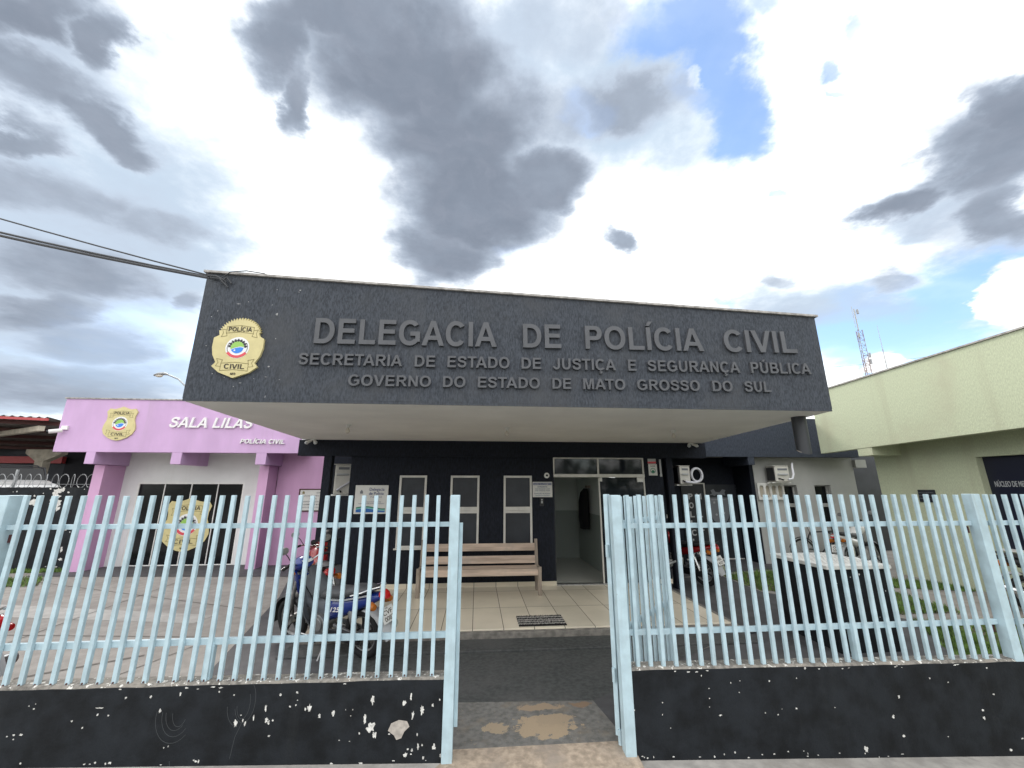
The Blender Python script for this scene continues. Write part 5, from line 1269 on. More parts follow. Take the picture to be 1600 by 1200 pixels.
# ================================================================== motorcycles
def motorcycle(label, rear, front, c, style, lean=-8.0, plate=None, group=None, mirrors=True):
    hd = math.atan2(front[1] - rear[1], front[0] - rear[0])
    t = thing('motorcycle', label, 'motorcycle', (rear[0], rear[1], rear[2]), group=group)
    t.rotation_euler = (R_(lean), 0, hd)
    B_, S_, P_ = M[c['body']], M[c['seat']], M[c['panel']]
    WB, R = 1.27, .285
    def bld(mb, n, m, par=None, **k): return mb.build(n, m, par or t, world=False, **k)
    for wx, nm in ((0, 'rear_wheel'), (WB, 'front_wheel')):
        q = MB(); q.ring((wx, 0, R), (0, 1, 0), R - .045, .045 if nm == 'rear_wheel' else .04, 36, 10); w_ = bld(q, nm, M['rubber'], smooth=True)
        q = MB(); q.ring((wx, 0, R), (0, 1, 0), R - .088, .018, 32, 8); bld(q, 'rim', M['cast'], w_, smooth=True)
        q = MB()
        for a in range(5 if style == 'scooter' else 6):
            an = R_(a * (72 if style == 'scooter' else 60) + 20); q.bar((wx + .03 * math.cos(an), 0, R + .03 * math.sin(an)), (wx + (R - .09) * math.cos(an), 0, R + (R - .09) * math.sin(an)), .028, .022, (0, 1, 0))
        bld(q, 'spoke', M['black_plastic'], w_)
        q = MB(); q.cyl((wx, -.07, R), (wx, .07, R), .055, n=18); bld(q, 'hub', M['cast'], w_, smooth=True)
    # fork, fender, swingarm, shocks
    for s_ in (-1, 1):
        q = MB(); q.tube([(WB, s_ * .075, R), (WB - .12, s_ * .075, R + .34), (WB - .235, s_ * .07, .92)], [.02, .024, .024], 10); bld(q, 'fork_leg', M['cast'], smooth=True)
        q = MB(); q.bar((0, s_ * .085, R), (.42, s_ * .07, R + .06), .03, .045); bld(q, 'swingarm', M['cast'], bevel=.005)
        q = MB(); q.cyl((.02, s_ * .105, R + .03), (.12, s_ * .10, .63), .022, n=10); q.cyl((.03, s_ * .105, R + .08), (.10, s_ * .10, .56), .034, n=12); bld(q, 'shock_absorber', M['cast'] if style == 'scooter' else M['chrome'], smooth=True)
    q = MB(); n_ = 14; vs = []
    for i in range(n_):
        a = R_(lerp(-12, 158, i / (n_ - 1)))
        for rr, yy in ((R + .015, -.065), (R + .045, -.045), (R + .055, 0), (R + .045, .045), (R + .015, .065)):
            vs.append((WB + rr * math.cos(a), yy, R + rr * math.sin(a)))
    q.add(vs, [(i * 5 + k_, i * 5 + k_ + 1, (i + 1) * 5 + k_ + 1, (i + 1) * 5 + k_) for i in range(n_ - 1) for k_ in range(4)])
    bld(q, 'front_fender', M[c['fender']], smooth=True)
    # engine
    q = MB(); q.cyl((.62, -.12, .36), (.62, .15, .36), .12, n=20); q.cyl((.62, .15, .36), (.62, .165, .36), .085, n=20); q.obox((.77, 0, .40), (1, 0, .15), (0, 1, 0), (0, 0, 1), .2, .18, .15); bld(q, 'engine', M['cast'], bevel=.006)
    q = MB()
    for k_ in range(6): q.obox((.72 + .03 * k_, 0, .405 + .0045 * k_), (1, 0, .15), (0, 1, 0), (0, 0, 1), .01, .22, .19)
    bld(q, 'cooling_fins', M['cast'])
    q = MB(); q.tube([(.84, -.09, .33), (.66, -.15, .22), (.3, -.17, .22), (.05, -.18, .27)], [.02, .022, .03, .045], 10); q.cyl((.05, -.18, .27), (-.32, -.19, .36), .05, .055, 14); bld(q, 'exhaust', M['chrome'], smooth=True)
    q = MB(); q.box(-.03, .60, .095, .12, .20, .33); bld(q, 'chain_case', M['black_plastic'], bevel=.02)
    for s_ in (-1, 1):
        q = MB(); q.cyl((.56, s_ * .12, .22), (.56, s_ * .27, .215), .018, n=10); bld(q, 'foot_peg', M['rubber'])
    q = MB(); q.tube([(.50, .13, .24), (.47, .22, .10), (.44, .31, .025)], .012, 8); q.box(.40, .47, .30, .34, .015, .03); bld(q, 'side_stand', M['cast'])
    q = MB(); q.tube([(.62, .18, .30), (.70, .22, .26), (.80, .23, .27)], .01, 8); bld(q, 'gear_lever', M['chrome'])
    if style == 'scooter':
        # frame tunnel and leg shield
        q = MB(); q.loft([((.98, 0, .80), (.03, .09, 0), (.05, 0, .10)), ((.86, 0, .56), (0, .10, 0), (.07, 0, .09)), ((.72, 0, .48), (0, .10, 0), (.05, 0, .10)), ((.52, 0, .52), (0, .11, 0), (.03, 0, .13))], 14, 2.6); bld(q, 'frame_tunnel', M['grey_plastic'], smooth=True)
        for s_ in (-1, 1):
            q = MB(); vs = []; rows = [(1.04, .96, .05, .10), (1.02, .86, .05, .15), (.97, .74, .06, .20), (.925, .60, .07, .235), (.88, .46, .08, .235), (.83, .33, .09, .19), (.79, .24, .10, .14)]
            for x, z, ya, yb in rows:
                for f_ in (0, .35, .7, 1): vs.append((x - .12 * f_ * f_ - .02, s_ * lerp(ya, yb, f_), z + .015 * f_))
            vs += [(x - .016, y, z) for x, y, z in vs]
            o_ = len(rows) * 4; fs = []
            for i in range(len(rows) - 1):
                for k_ in range(3):
                    a = i * 4 + k_; fs += [(a, a + 1, a + 5, a + 4), (o_ + a, o_ + a + 4, o_ + a + 5, o_ + a + 1)]
                fs += [(i * 4 + 3, (i + 1) * 4 + 3, o_ + (i + 1) * 4 + 3, o_ + i * 4 + 3)]
            q.add(vs, fs); bld(q, 'leg_shield', M['grey_plastic'], smooth=True)
        q = MB(); q.loft([((1.10, 0, .66), (0, .05, 0), (.03, 0, .05)), ((1.09, 0, .78), (0, .09, 0), (.05, 0, .06)), ((1.055, 0, .92), (0, .11, 0), (.06, 0, .05))], 14, 2.4); bld(q, 'front_panel', B_, smooth=True)
        q = MB(); q.loft([((1.16, 0, 1.00), (0, .07, 0), (.01, 0, .05)), ((1.10, 0, 1.01), (0, .115, 0), (.02, 0, .085)), ((1.02, 0, 1.02), (0, .125, 0), (.02, 0, .085)), ((.96, 0, 1.03), (0, .09, 0), (.01, 0, .05))], 16, 2.4); cw = bld(q, 'handlebar_cowl', B_, smooth=True)
        q = MB(); q.loft([((1.185, 0, 1.0), (0, .04, 0), (0, 0, .03)), ((1.165, 0, 1.0), (0, .068, 0), (.005, 0, .052))], 16, 2.2); bld(q, 'headlight', M['clear_lens'], cw, smooth=True)
        q = MB(); q.loft([((.985, 0, 1.075), (0, .07, 0), (.03, 0, .008)), ((.955, 0, 1.055), (0, .075, 0), (.03, 0, .012))], 14, 2.6); bld(q, 'gauge', M['clear_lens'], cw, smooth=True)
        # tail body with side panels
        q = MB(); q.loft([((.60, 0, .50), (0, .06, 0), (.02, 0, .05)), ((.52, 0, .52), (0, .115, 0), (0, 0, .14)), ((.30, 0, .57), (0, .135, 0), (0, 0, .13)), ((.05, 0, .64), (0, .13, 0), (0, 0, .095)), ((-.18, 0, .705), (0, .105, 0), (0, 0, .065)), ((-.34, 0, .755), (0, .06, 0), (0, 0, .03))], 18, 2.7); bld(q, 'side_panel', B_, smooth=True)
        for s_ in (-1, 1):
            q = MB(); q.strip([(.40, .67), (.2, .685), (-.02, .735), (-.22, .785)], .012, (0, s_ * .132, 0), (1, 0, 0), (0, 0, 1), (0, s_, 0), -.03, .006); bld(q, 'trim_stripe', M['pale_plastic'])
        q = MB(); q.text("125", (.40, .1375, .535), (-1, 0, .12), (0, 0, 1), 0, .17, .055, .003, .02, shear=.35); bld(q, 'decal', M['white_letters'])
        q = MB(); q.loft([((.61, 0, .655), (0, .06, 0), (.012, 0, .05)), ((.56, 0, .69), (0, .115, 0), (.01, 0, .065)), ((.40, 0, .725), (0, .135, 0), (.0, 0, .06)), ((.22, 0, .735), (0, .14, 0), (0, 0, .055)), ((.10, 0, .775), (0, .13, 0), (0, 0, .06)), ((-.10, 0, .805), (0, .115, 0), (0, 0, .05)), ((-.22, 0, .825), (0, .07, 0), (0, 0, .025))], 16, 2.5); bld(q, 'seat', S_, smooth=True)
        for s_ in (-1, 1):
            q = MB(); q.tube([(.05, s_ * .135, .755), (-.10, s_ * .135, .80), (-.26, s_ * .11, .855), (-.33, s_ * .05, .865)], .012, 8); bld(q, 'grab_rail', M['chrome'], smooth=True)
    else:
        q = MB(); q.tube([(1.0, 0, .92), (.78, 0, .74), (.45, 0, .66), (-.1, 0, .70)], .03, 8); q.tube([(1.0, 0, .86), (.90, 0, .55), (.78, 0, .26), (.45, 0, .25), (.42, 0, .62)], .022, 8); bld(q, 'frame', M['black_plastic'], smooth=True)
        q = MB(); q.loft([((1.0, 0, .90), (0, .06, 0), (.02, 0, .05)), ((.92, 0, .90), (0, .13, 0), (.02, 0, .11)), ((.80, 0, .89), (0, .15, 0), (0, 0, .115)), ((.66, 0, .84), (0, .12, 0), (0, 0, .085)), ((.55, 0, .79), (0, .07, 0), (0, 0, .04))], 18, 2.5); tk = bld(q, 'fuel_tank', B_, smooth=True)
        q = MB(); q.cyl((.82, 0, 1.002), (.82, 0, 1.018), .035, n=16); bld(q, 'fuel_cap', M['chrome'], tk)
        q = MB(); q.loft([((.60, 0, .80), (0, .06, 0), (0, 0, .03)), ((.48, 0, .785), (0, .115, 0), (0, 0, .045)), ((.25, 0, .79), (0, .13, 0), (0, 0, .045)), ((.08, 0, .83), (0, .125, 0), (0, 0, .05)), ((-.18, 0, .855), (0, .10, 0), (0, 0, .035)), ((-.26, 0, .865), (0, .06, 0), (0, 0, .015))], 16, 2.6); bld(q, 'seat', S_, smooth=True)
        q = MB(); q.loft([((.50, 0, .62), (0, .10, 0), (0, 0, .09)), ((.25, 0, .67), (0, .125, 0), (0, 0, .08)), ((-.05, 0, .745), (0, .11, 0), (0, 0, .06)), ((-.30, 0, .80), (0, .07, 0), (0, 0, .035)), ((-.40, 0, .825), (0, .04, 0), (0, 0, .02))], 16, 2.6); bld(q, 'side_panel', P_, smooth=True)
        q = MB(); q.tube([(.1, .12, .80), (-.15, .13, .84), (-.36, .09, .89), (-.38, -.09, .89), (-.15, -.13, .84), (.1, -.12, .80)], .012, 8); bld(q, 'grab_rail', M['black_plastic'], smooth=True)
        q = MB(); q.loft([((1.20, 0, .93), (0, .06, 0), (0, 0, .05)), ((1.15, 0, .95), (0, .10, 0), (.01, 0, .09)), ((1.05, 0, .98), (0, .09, 0), (.01, 0, .08))], 16, 2.3); cw = bld(q, 'headlight_cowl', B_, smooth=True)
        q = MB(); q.loft([((1.215, 0, .93), (0, .04, 0), (0, 0, .035)), ((1.20, 0, .932), (0, .065, 0), (0, 0, .06))], 16, 2.2); bld(q, 'headlight', M['clear_lens'], cw, smooth=True)
        q = MB(); q.cyl((1.03, .05, 1.06), (1.0, .05, 1.09), .04, n=14); q.cyl((1.03, -.05, 1.06), (1.0, -.05, 1.09), .04, n=14); bld(q, 'gauge', M['black_plastic'], cw)
    # handlebar, grips, levers, mirrors
    q = MB(); q.tube([(.93, .36, 1.06), (1.0, .22, 1.07), (1.03, .08, 1.02), (1.03, -.08, 1.02), (1.0, -.22, 1.07), (.93, -.36, 1.06)], .012, 8); hb = bld(q, 'handlebar', M['chrome'], smooth=True)
    for s_ in (-1, 1):
        q = MB(); q.cyl((.98, s_ * .25, 1.068), (.925, s_ * .37, 1.06), .019, n=10); bld(q, 'grip', M['rubber'], hb)
        q = MB(); q.tube([(1.02, s_ * .20, 1.06), (1.03, s_ * .28, 1.05), (.99, s_ * .38, 1.04)], .006, 6); bld(q, 'lever', M['chrome'], hb)
        if mirrors:
            q = MB(); q.tube([(.99, s_ * .20, 1.07), (1.0, s_ * .25, 1.17), (.98, s_ * .30, 1.23)], .006, 6); mr_ = bld(q, 'mirror', M['black_plastic'], hb)
            q = MB(); q.loft([((1.0, s_ * .32, 1.26), (0, .035, 0), (0, 0, .025)), ((.985, s_ * .32, 1.26), (0, .065, 0), (0, 0, .045)), ((.972, s_ * .32, 1.26), (0, .062, 0), (0, 0, .042))], 14, 2.4); bld(q, 'mirror_glass', M['cast'], mr_, smooth=True)
        q = MB(); q.loft([((1.10, s_ * .14, .93), (0, .02, 0), (0, 0, .02)), ((1.07, s_ * .15, .93), (0, .035, 0), (0, 0, .03)), ((1.03, s_ * .15, .93), (0, .02, 0), (0, 0, .02))], 10); bld(q, 'turn_signal', M[c.get('lens', 'amber')], smooth=True)
    q = MB(); q.tube([(1.03, .16, 1.05), (1.13, .10, .98), (1.10, .06, .80), (1.14, .08, .50), (WB - .02, .09, R + .05)], .006, 6); bld(q, 'brake_hose', M['rubber'], smooth=True)
    q = MB(); q.tube([(1.03, -.16, 1.05), (1.14, -.05, .95), (1.0, .03, .78), (.8, .05, .6), (.66, .06, .48)], .006, 6); bld(q, 'clutch_cable', M['rubber'], smooth=True)
    # tail
    zt_ = .76 if style == 'scooter' else .80
    q = MB(); q.loft([((-.33, 0, zt_ + .02), (0, .075, 0), (0, 0, .04)), ((-.38, 0, zt_ + .005), (0, .065, 0), (.01, 0, .038)), ((-.405, 0, zt_ - .005), (0, .04, 0), (.01, 0, .025))], 14, 2.5); bld(q, 'tail_light', M['red_lens'], smooth=True)
    for s_ in (-1, 1):
        q = MB(); q.loft([((-.20, s_ * .09, zt_ - .09), (0, .03, 0), (0, 0, .03)), ((-.26, s_ * .125, zt_ - .09), (.0, .05, 0), (0, 0, .045)), ((-.32, s_ * .135, zt_ - .095), (0, .035, 0), (0, 0, .03))], 12, 2.4); bld(q, 'turn_signal', M[c.get('lens', 'amber')], smooth=True)
    q = MB(); vs = []
    prof = [(-.10, .60, .075), (-.22, .59, .085), (-.32, .54, .09), (-.385, .46, .09), (-.43, .37, .085), (-.455, .30, .065)]
    for x, z, hw in prof:
        for f_ in (-1, -.6, 0, .6, 1): vs.append((x + .035 * abs(f_) ** 2, f_ * hw, z - .02 * abs(f_) ** 2))
    vs += [(x + .012, y, z - .008) for x, y, z in vs]; o_ = len(prof) * 5; fs = []
    for i in range(len(prof) - 1):
        for k_ in range(4):
            a = i * 5 + k_; fs += [(a, a + 1, a + 6, a + 5), (o_ + a, o_ + a + 5, o_ + a + 6, o_ + a + 1)]
        for k_ in (0, 4): a = i * 5 + k_; fs.append((a, a + 5, o_ + a + 5, o_ + a))
    q.add(vs, fs); fd = bld(q, 'rear_fender', M['pale_plastic'], smooth=True)
    if plate:
        # plate stands on the fender, sloping with it
        o_ = Vector((-.335, .10, .615)); ux = Vector((0, -1, 0)); uz = Vector((.42, 0, .91)).normalized(); un = ux.cross(uz)
        o_ = Vector((-.43, .10, .475))
        q = MB(); q.prism([(0, 0), (.2, 0), (.2, .17), (0, .17)], o_, ux, uz, un, 0, .003); pl = bld(q, 'number_plate', M['sign_white'], bevel=.001)
        q = MB(); q.text(plate[0], o_, ux, uz, .03, .17, .05, .0015, .01, t0=.003); q.v = [(p[0] + uz.x * .085, p[1] + uz.y * .085, p[2] + uz.z * .085) for p in q.v]
        q2 = MB(); q2.text(plate[1], o_, ux, uz, .03, .17, .05, .0015, .01, t0=.003); q2.v = [(p[0] + uz.x * .018, p[1] + uz.y * .018, p[2] + uz.z * .018) for p in q2.v]
        q3 = MB(); q3.text("MS", o_, ux, uz, .08, .12, .018, .0015, .0, t0=.003); q3.v = [(p[0] + uz.x * .145, p[1] + uz.y * .145, p[2] + uz.z * .145) for p in q3.v]
        q.add(q2.v, q2.f); q.add(q3.v, q3.f); q.build('lettering', M['ink'], pl, world=False)
    return t
motorcycle('blue scooter style motorcycle with grey leg shield parked beside the tiled porch', (-1.30, 5.62, .008), (-2.40, 6.27, .008), dict(body='blue_gloss', seat='seat_vinyl', panel='blue_gloss', fender='black_plastic'), 'scooter', -9, ("CVF", "0082"))
motorcycle('red street motorcycle parked behind the blue one next to the dark pillar', (-2.14, 6.86, .008), (-2.72, 7.98, .008), dict(body='red_gloss', seat='seat_vinyl', panel='red_gloss', fender='black_plastic'), 'street', -8, None)
motorcycle('dark motorcycle with red tail parked in front of the lettered side door', (4.70, 8.62, .03), (4.17, 9.70, .03), dict(body='red_gloss', seat='black_plastic', panel='red_gloss', fender='black_plastic'), 'street', -7, ("HSK", "4107"))
motorcycle('white motorcycle with red tail light parked beside the bicycle', (8.45, 9.15, .10), (9.50, 9.62, .10), dict(body='white_gloss', seat='black_plastic', panel='white_gloss', fender='black_plastic'), 'street', -7, ("OOJ", "5513"))
motorcycle('motorcycle cut by the right edge of the photo below the banner window', (8.80, 6.30, .05), (9.25, 5.2, .05), dict(body='black_plastic', seat='black_plastic', panel='black_plastic', fender='black_plastic'), 'street', -6, ("SJQ", "9B26"))

# helmet hung on the red motorcycle's handlebar
t = thing('helmet', 'dark motorcycle helmet with a red panel resting on the red motorcycle', 'helmet', (-2.50, 7.55, 1.02))
q = MB(); q.loft([((-2.50, 7.55, 1.02), (.10, 0, 0), (0, .12, 0)), ((-2.50, 7.55, 1.10), (.125, 0, 0), (0, .145, 0)), ((-2.50, 7.55, 1.19), (.12, 0, 0), (0, .14, 0)), ((-2.50, 7.55, 1.26), (.08, 0, 0), (0, .10, 0)), ((-2.50, 7.55, 1.285), (.02, 0, 0), (0, .03, 0))], 18); q.build('shell', M['black_plastic'], t, smooth=True)
q = MB(); q.loft([((-2.505, 7.49, 1.11), (.11, 0, 0), (0, .10, 0)), ((-2.505, 7.485, 1.16), (.113, 0, 0), (0, .105, 0)), ((-2.505, 7.49, 1.20), (.10, 0, 0), (0, .095, 0))], 16); q.build('visor', M['black_glass'], t, smooth=True)
q = MB(); q.loft([((-2.53, 7.50, 1.04), (.10, 0, 0), (0, .09, 0)), ((-2.53, 7.49, 1.10), (.11, 0, 0), (0, .10, 0))], 16); q.build('chin_panel', M['red_gloss'], t, smooth=True)

# bicycle against the grey wall
t = thing('bicycle', 'black bicycle leaning by the grey wall behind the masonry box', 'bicycle', (8.55, 9.93, .10))
BX, BY, BZ, BR = 7.98, 9.95, .10, .33
for i, wx in enumerate((BX, BX + 1.05)):
    q = MB(); q.ring((wx, BY, BZ + BR), (0, 1, 0), BR - .02, .02, 40, 8); w_ = q.build('wheel', M['rubber'], t, smooth=True)
    q = MB(); q.ring((wx, BY, BZ + BR), (0, 1, 0), BR - .045, .009, 36, 6); q.build('rim', M['chrome'], w_, smooth=True)
    q = MB()
    for a in range(0, 360, 18): q.cyl((wx, BY + (.02 if a % 36 else -.02), BZ + BR), (wx + (BR - .05) * math.cos(R_(a)), BY, BZ + BR + (BR - .05) * math.sin(R_(a))), .0018, n=4)
    q.build('spokes', M['chrome'], w_)
    q = MB(); q.ring((wx, BY, BZ + BR), (0, 1, 0), BR + .03, .012, 16, 6, 200, 330); q.build('mudguard', M['bicycle_black'], t, smooth=True)
q = MB()
bb = (BX + .44, BY, BZ + .28); st = (BX + .25, BY, BZ + .80); hd_ = (BX + .86, BY, BZ + .82); hb_ = (BX + .89, BY, BZ + .68)
for a, b2, r_ in ((bb, st, .016), (st, hd_, .016), (bb, hb_, .018), (hd_, hb_, .02), ((BX, BY + .04, BZ + BR), bb, .01), ((BX, BY - .04, BZ + BR), bb, .01), ((BX, BY + .04, BZ + BR), st, .009), ((BX, BY - .04, BZ + BR), st, .009), (hb_, (BX + 1.05, BY + .05, BZ + BR), .013), (hb_, (BX + 1.05, BY - .05, BZ + BR), .013)): q.cyl(a, b2, r_, n=8)
q.build('frame', M['bicycle_black'], t, smooth=True)
q = MB(); q.cyl(st, (BX + .20, BY, BZ + .93), .013, n=8); q.build('seat_post', M['chrome'], t)
q = MB(); q.loft([((BX + .06, BY, BZ + .95), (0, .07, 0), (0, 0, .02)), ((BX + .16, BY, BZ + .955), (0, .075, 0), (0, 0, .025)), ((BX + .34, BY, BZ + .945), (0, .02, 0), (0, 0, .018))], 12); q.build('saddle', M['black_plastic'], t, smooth=True)
q = MB(); q.cyl(hd_, (BX + .83, BY, BZ + .98), .014, n=8); q.tube([(BX + .74, BY - .28, BZ + 1.0), (BX + .84, BY - .12, BZ + .99), (BX + .84, BY + .12, BZ + .99), (BX + .74, BY + .28, BZ + 1.0)], .012, 8); q.build('handlebar', M['bicycle_black'], t, smooth=True)
q = MB(); q.ring(bb, (0, 1, 0), .08, .006, 24, 6); q.bar((bb[0], BY - .05, bb[2]), (bb[0] + .12, BY - .05, bb[2] - .11), .015, .02, (0, 1, 0)); q.bar((bb[0], BY + .05, bb[2]), (bb[0] - .12, BY + .05, bb[2] + .11), .015, .02, (0, 1, 0)); q.build('crank', M['chrome'], t)
for s_ in (-1, 1):
    q = MB(); q.obox((bb[0] - s_ * .12, BY + s_ * .10, bb[2] + s_ * .11), (1, 0, 0), (0, 1, 0), (0, 0, 1), .09, .08, .025); q.build('pedal', M['black_plastic'], t)

motorcycle('white scooter cut by the left edge, only its red tail light showing', (-4.80, 4.74, .0), (-6.0, 4.86, .0), dict(body='white_gloss', seat='black_plastic', panel='white_gloss', fender='black_plastic', lens='red_lens'), 'scooter', -6, None)

# ================================================================== neighbours, far things, wires
# back boundary wall on the left, with razor coils on top
def back_wall():
    mb = MB(); mb.box(-17, -9.5, 11.70, 11.85, -.1, 1.975); add_chips(mb, CHIPS_B, 11.70, 1, 31, .002)
    return mb
tag(back_wall().build('boundary_wall', [M['low_wall'], M['chip']], origin=(-13, 11.75, -.1)), 'black boundary wall with flaked white paint left of the lilac annex', 'wall')
t = thing('razor_wire', 'coils of razor wire along the top of the black boundary wall', 'razor wire', (-12, 11.78, 1.98))
n_c = 24; rnd = random.Random(6); cm = None
for i in range(n_c):
    x = -14.6 + i * .215
    if cm is None:
        q = MB(); q.ring((0, 0, .17), (.6, 1, 0), .17, .006, 28, 5)
        for a in range(0, 360, 20):
            d = Vector((.857 * math.cos(R_(a)), -.514 * math.cos(R_(a)), math.sin(R_(a)))) * .17; q.obox(Vector((0, 0, .17)) + d, d.normalized(), (.6, 1, 0), d.cross(Vector((.6, 1, 0))), .03, .004, .012)
        o = cm = q.build('coil', M['galv'], t, world=False)
    else: o = cm.copy(); COL.objects.link(o); o.parent = t
    o.location = Vector((x, 11.78, 1.965)) - t.location; o.rotation_euler = (0, 0, rnd.uniform(-.35, .35))
q = MB(); q.cyl((-14.6, 11.78, 2.06), (-9.6, 11.78, 2.05), .004, n=5); q.build('tie_wire', M['galv'], t)
for x in (-13.9, -11.9):
    q = MB(); q.box(x - .02, x + .02, 11.76, 11.80, 1.9, 2.42); q.build('stake', M['galv'], t)

# raised yard and open shed behind that wall
yard = MB(); yard.box(-40, -11.2, 12.2, 30, -1.0, 1.08); struct(yard.build('neighbour_yard', M['concrete']))
t = thing('open_shed', 'open shed with corrugated red edged roof and concrete posts beyond the boundary wall', 'shed', (-20, 17, .95))
# roof sheet falls from the near edge to the far one
XA, XB, YA, YB, ZA, ZB = -30.0, -14.25, 14.6, 21.0, 4.02, 3.55
q = MB(); nx = 190; vs = []
for i in range(nx + 1):
    x = lerp(XA, XB, i / nx); dzz = .035 * math.sin(i * 1.9)
    e0 = lerp(.55, 0, i / nx)
    for y, z in ((YA, ZA + e0 + .20), (YB, ZB + e0 * .6)): vs += [(x, y, z + dzz), (x, y, z + dzz - .012)]
fs = []
for i in range(nx):
    a = i * 4; fs += [(a, a + 2, a + 6, a + 4), (a + 1, a + 5, a + 7, a + 3), (a, a + 4, a + 5, a + 1), (a + 2, a + 3, a + 7, a + 6)]
q.add(vs, fs); q.build('roof', M['sheet'], t)
q = MB(); q.hexa([(XA, YA - .06, ZA + .64), (XB, YA - .06, ZA + .09), (XB, YA - .01, ZA + .09), (XA, YA - .01, ZA + .64), (XA, YA - .06, ZA + .72), (XB, YA - .06, ZA + .17), (XB, YA - .01, ZA + .17), (XA, YA - .01, ZA + .72)]); q.build('eaves_flashing', M['red_steel'], t)
for k_ in range(5):
    f_ = (k_ + .3) / 5; y = lerp(YA, YB, f_); z = lerp(ZA + .20, ZB, f_)
    q = MB(); q.hexa([(XA, y, z + lerp(.55, .33, f_) - .17), (XB, y, z - .17), (XB, y + .06, z - .17), (XA, y + .06, z + lerp(.55, .33, f_) - .17), (XA, y, z + lerp(.55, .33, f_) - .05), (XB, y, z - .05), (XB, y + .06, z - .05), (XA, y + .06, z + lerp(.55, .33, f_) - .05)]); q.build('purlin', M['rust_steel'], t)
q = MB(); q.bar((-14.55, 14.75, 3.88), (-24.5, 20.6, 3.9), .16, .17); q.build('rafter', M['old_concrete'], t, bevel=.01)
for x, y in ((-17.95, 18.6), (-25.5, 18.6)):
    q = MB(); q.box(x - .16, x + .16, y - .16, y + .16, .95, 3.2); q.prism([(-.16, 0), (.16, 0), (.75, .30), (.75, .48), (-.6, .48), (-.6, .32)], (x, y, 3.0), (1, 0, 0), (0, 0, 1), (0, 1, 0), -.15, .15); q.build('post', M['old_concrete'], t, bevel=.01)
q = MB(); q.box(-34, -18.9, 20.4, 20.6, 3.02, 3.32); q.build('red_beam', M['red_steel'], t)
q = MB(); q.box(-34, -19.0, 20.7, 20.85, .95, 3.3); q.box(-34, -19.0, 20.9, 21.0, 3.0, 4.6); q.build('back_wall', M['shed_dark'], t)
q = MB(); q.box(-19.0, -10.6, 20.7, 20.85, .95, 3.75); q.box(-10.75, -10.6, 13.5, 20.7, .95, 3.4); q.build('side_wall', M['shed_black'], t)
# white pickup and pale van on that yard, only their upper parts show above the wall
def offroader(label, loc, rotz, group):
    t = thing('parked_vehicle', label, 'vehicle', loc, rotz, group)
    def bld(mb, n, m, par=None, **k): return mb.build(n, m, par or t, world=False, **k)
    q = MB(); q.loft([((-1.9, 0, .65), (0, .72, 0), (0, 0, .25)), ((-1.8, 0, .68), (0, .80, 0), (0, 0, .34)), ((0, 0, .70), (0, .82, 0), (0, 0, .36)), ((.55, 0, .72), (0, .80, 0), (0, 0, .37)), ((1.75, 0, .70), (0, .74, 0), (0, 0, .33)), ((1.9, 0, .64), (0, .68, 0), (0, 0, .24))], 22, 5); bd = bld(q, 'body', M['car_white'], smooth=True)
    q = MB(); q.loft([((.55, 0, 1.06), (0, .66, 0), (0, 0, .05)), ((1.2, 0, 1.05), (0, .62, 0), (0, 0, .06)), ((1.82, 0, 1.0), (0, .56, 0), (0, 0, .05))], 16, 4); bld(q, 'bonnet', M['car_white'], smooth=True)
    q = MB()
    for a, b2 in (((.45, -.70, 1.05), (.22, -.62, 1.50)), ((.45, .70, 1.05), (.22, .62, 1.50)), ((.22, -.63, 1.50), (.22, .63, 1.50)), ((.45, -.70, 1.07), (.45, .70, 1.07))): q.bar(a, b2, .045, .045)
    wf = bld(q, 'windscreen_frame', M['black_plastic'])
    q = MB(); q.hexa([(.43, -.66, 1.10), (.44, -.66, 1.10), (.44, .66, 1.10), (.43, .66, 1.10), (.23, -.60, 1.47), (.24, -.60, 1.47), (.24, .60, 1.47), (.23, .60, 1.47)]); bld(q, 'windscreen', M['black_glass'], wf)
    q = MB()
    for x in (-1.7, -.5): q.tube([(x, -.72, 1.0), (x, -.70, 1.50), (x, -.60, 1.58), (x, .60, 1.58), (x, .70, 1.50), (x, .72, 1.0)], .025, 8)
    bld(q, 'roll_bar', M['black_plastic'], smooth=True)
    for s_ in (-1, 1):
        q = MB(); q.cyl((1.86, s_ * .48, .80), (1.925, s_ * .48, .80), .11, n=18); bld(q, 'headlight', M['clear_lens'], smooth=True)
        q = MB(); q.tube([(.42, s_ * .74, 1.08), (.45, s_ * .92, 1.14)], .012, 6); q.box(.42, .46, s_ * .92 - .06, s_ * .92 + .06, 1.08, 1.26); bld(q, 'mirror', M['black_plastic'])
        for x in (-1.2, 1.2):
            q = MB(); q.ring((x, s_ * .74, .36), (0, 1, 0), .25, .11, 26, 10); bld(q, 'wheel', M['rubber'], smooth=True)
    q = MB()
    for k_ in range(7): q.box(1.885, 1.91, -.30 + k_ * .1 - .015, -.30 + k_ * .1 + .015, .68, .9)
    bld(q, 'grille', M['black_plastic'])
    q = MB(); q.box(1.92, 2.02, -.78, .78, .42, .56); bld(q, 'bumper', M['galv'], bevel=.02)
    return t
offroader('white open topped off road vehicle nose on above the boundary wall', (-14.6, 14.3, 1.08), R_(-35), 'vehicles in the neighbouring yard')
o_ = offroader('pale off road vehicle further left behind the razor wire', (-17.6, 15.2, 1.08), R_(-20), 'vehicles in the neighbouring yard')

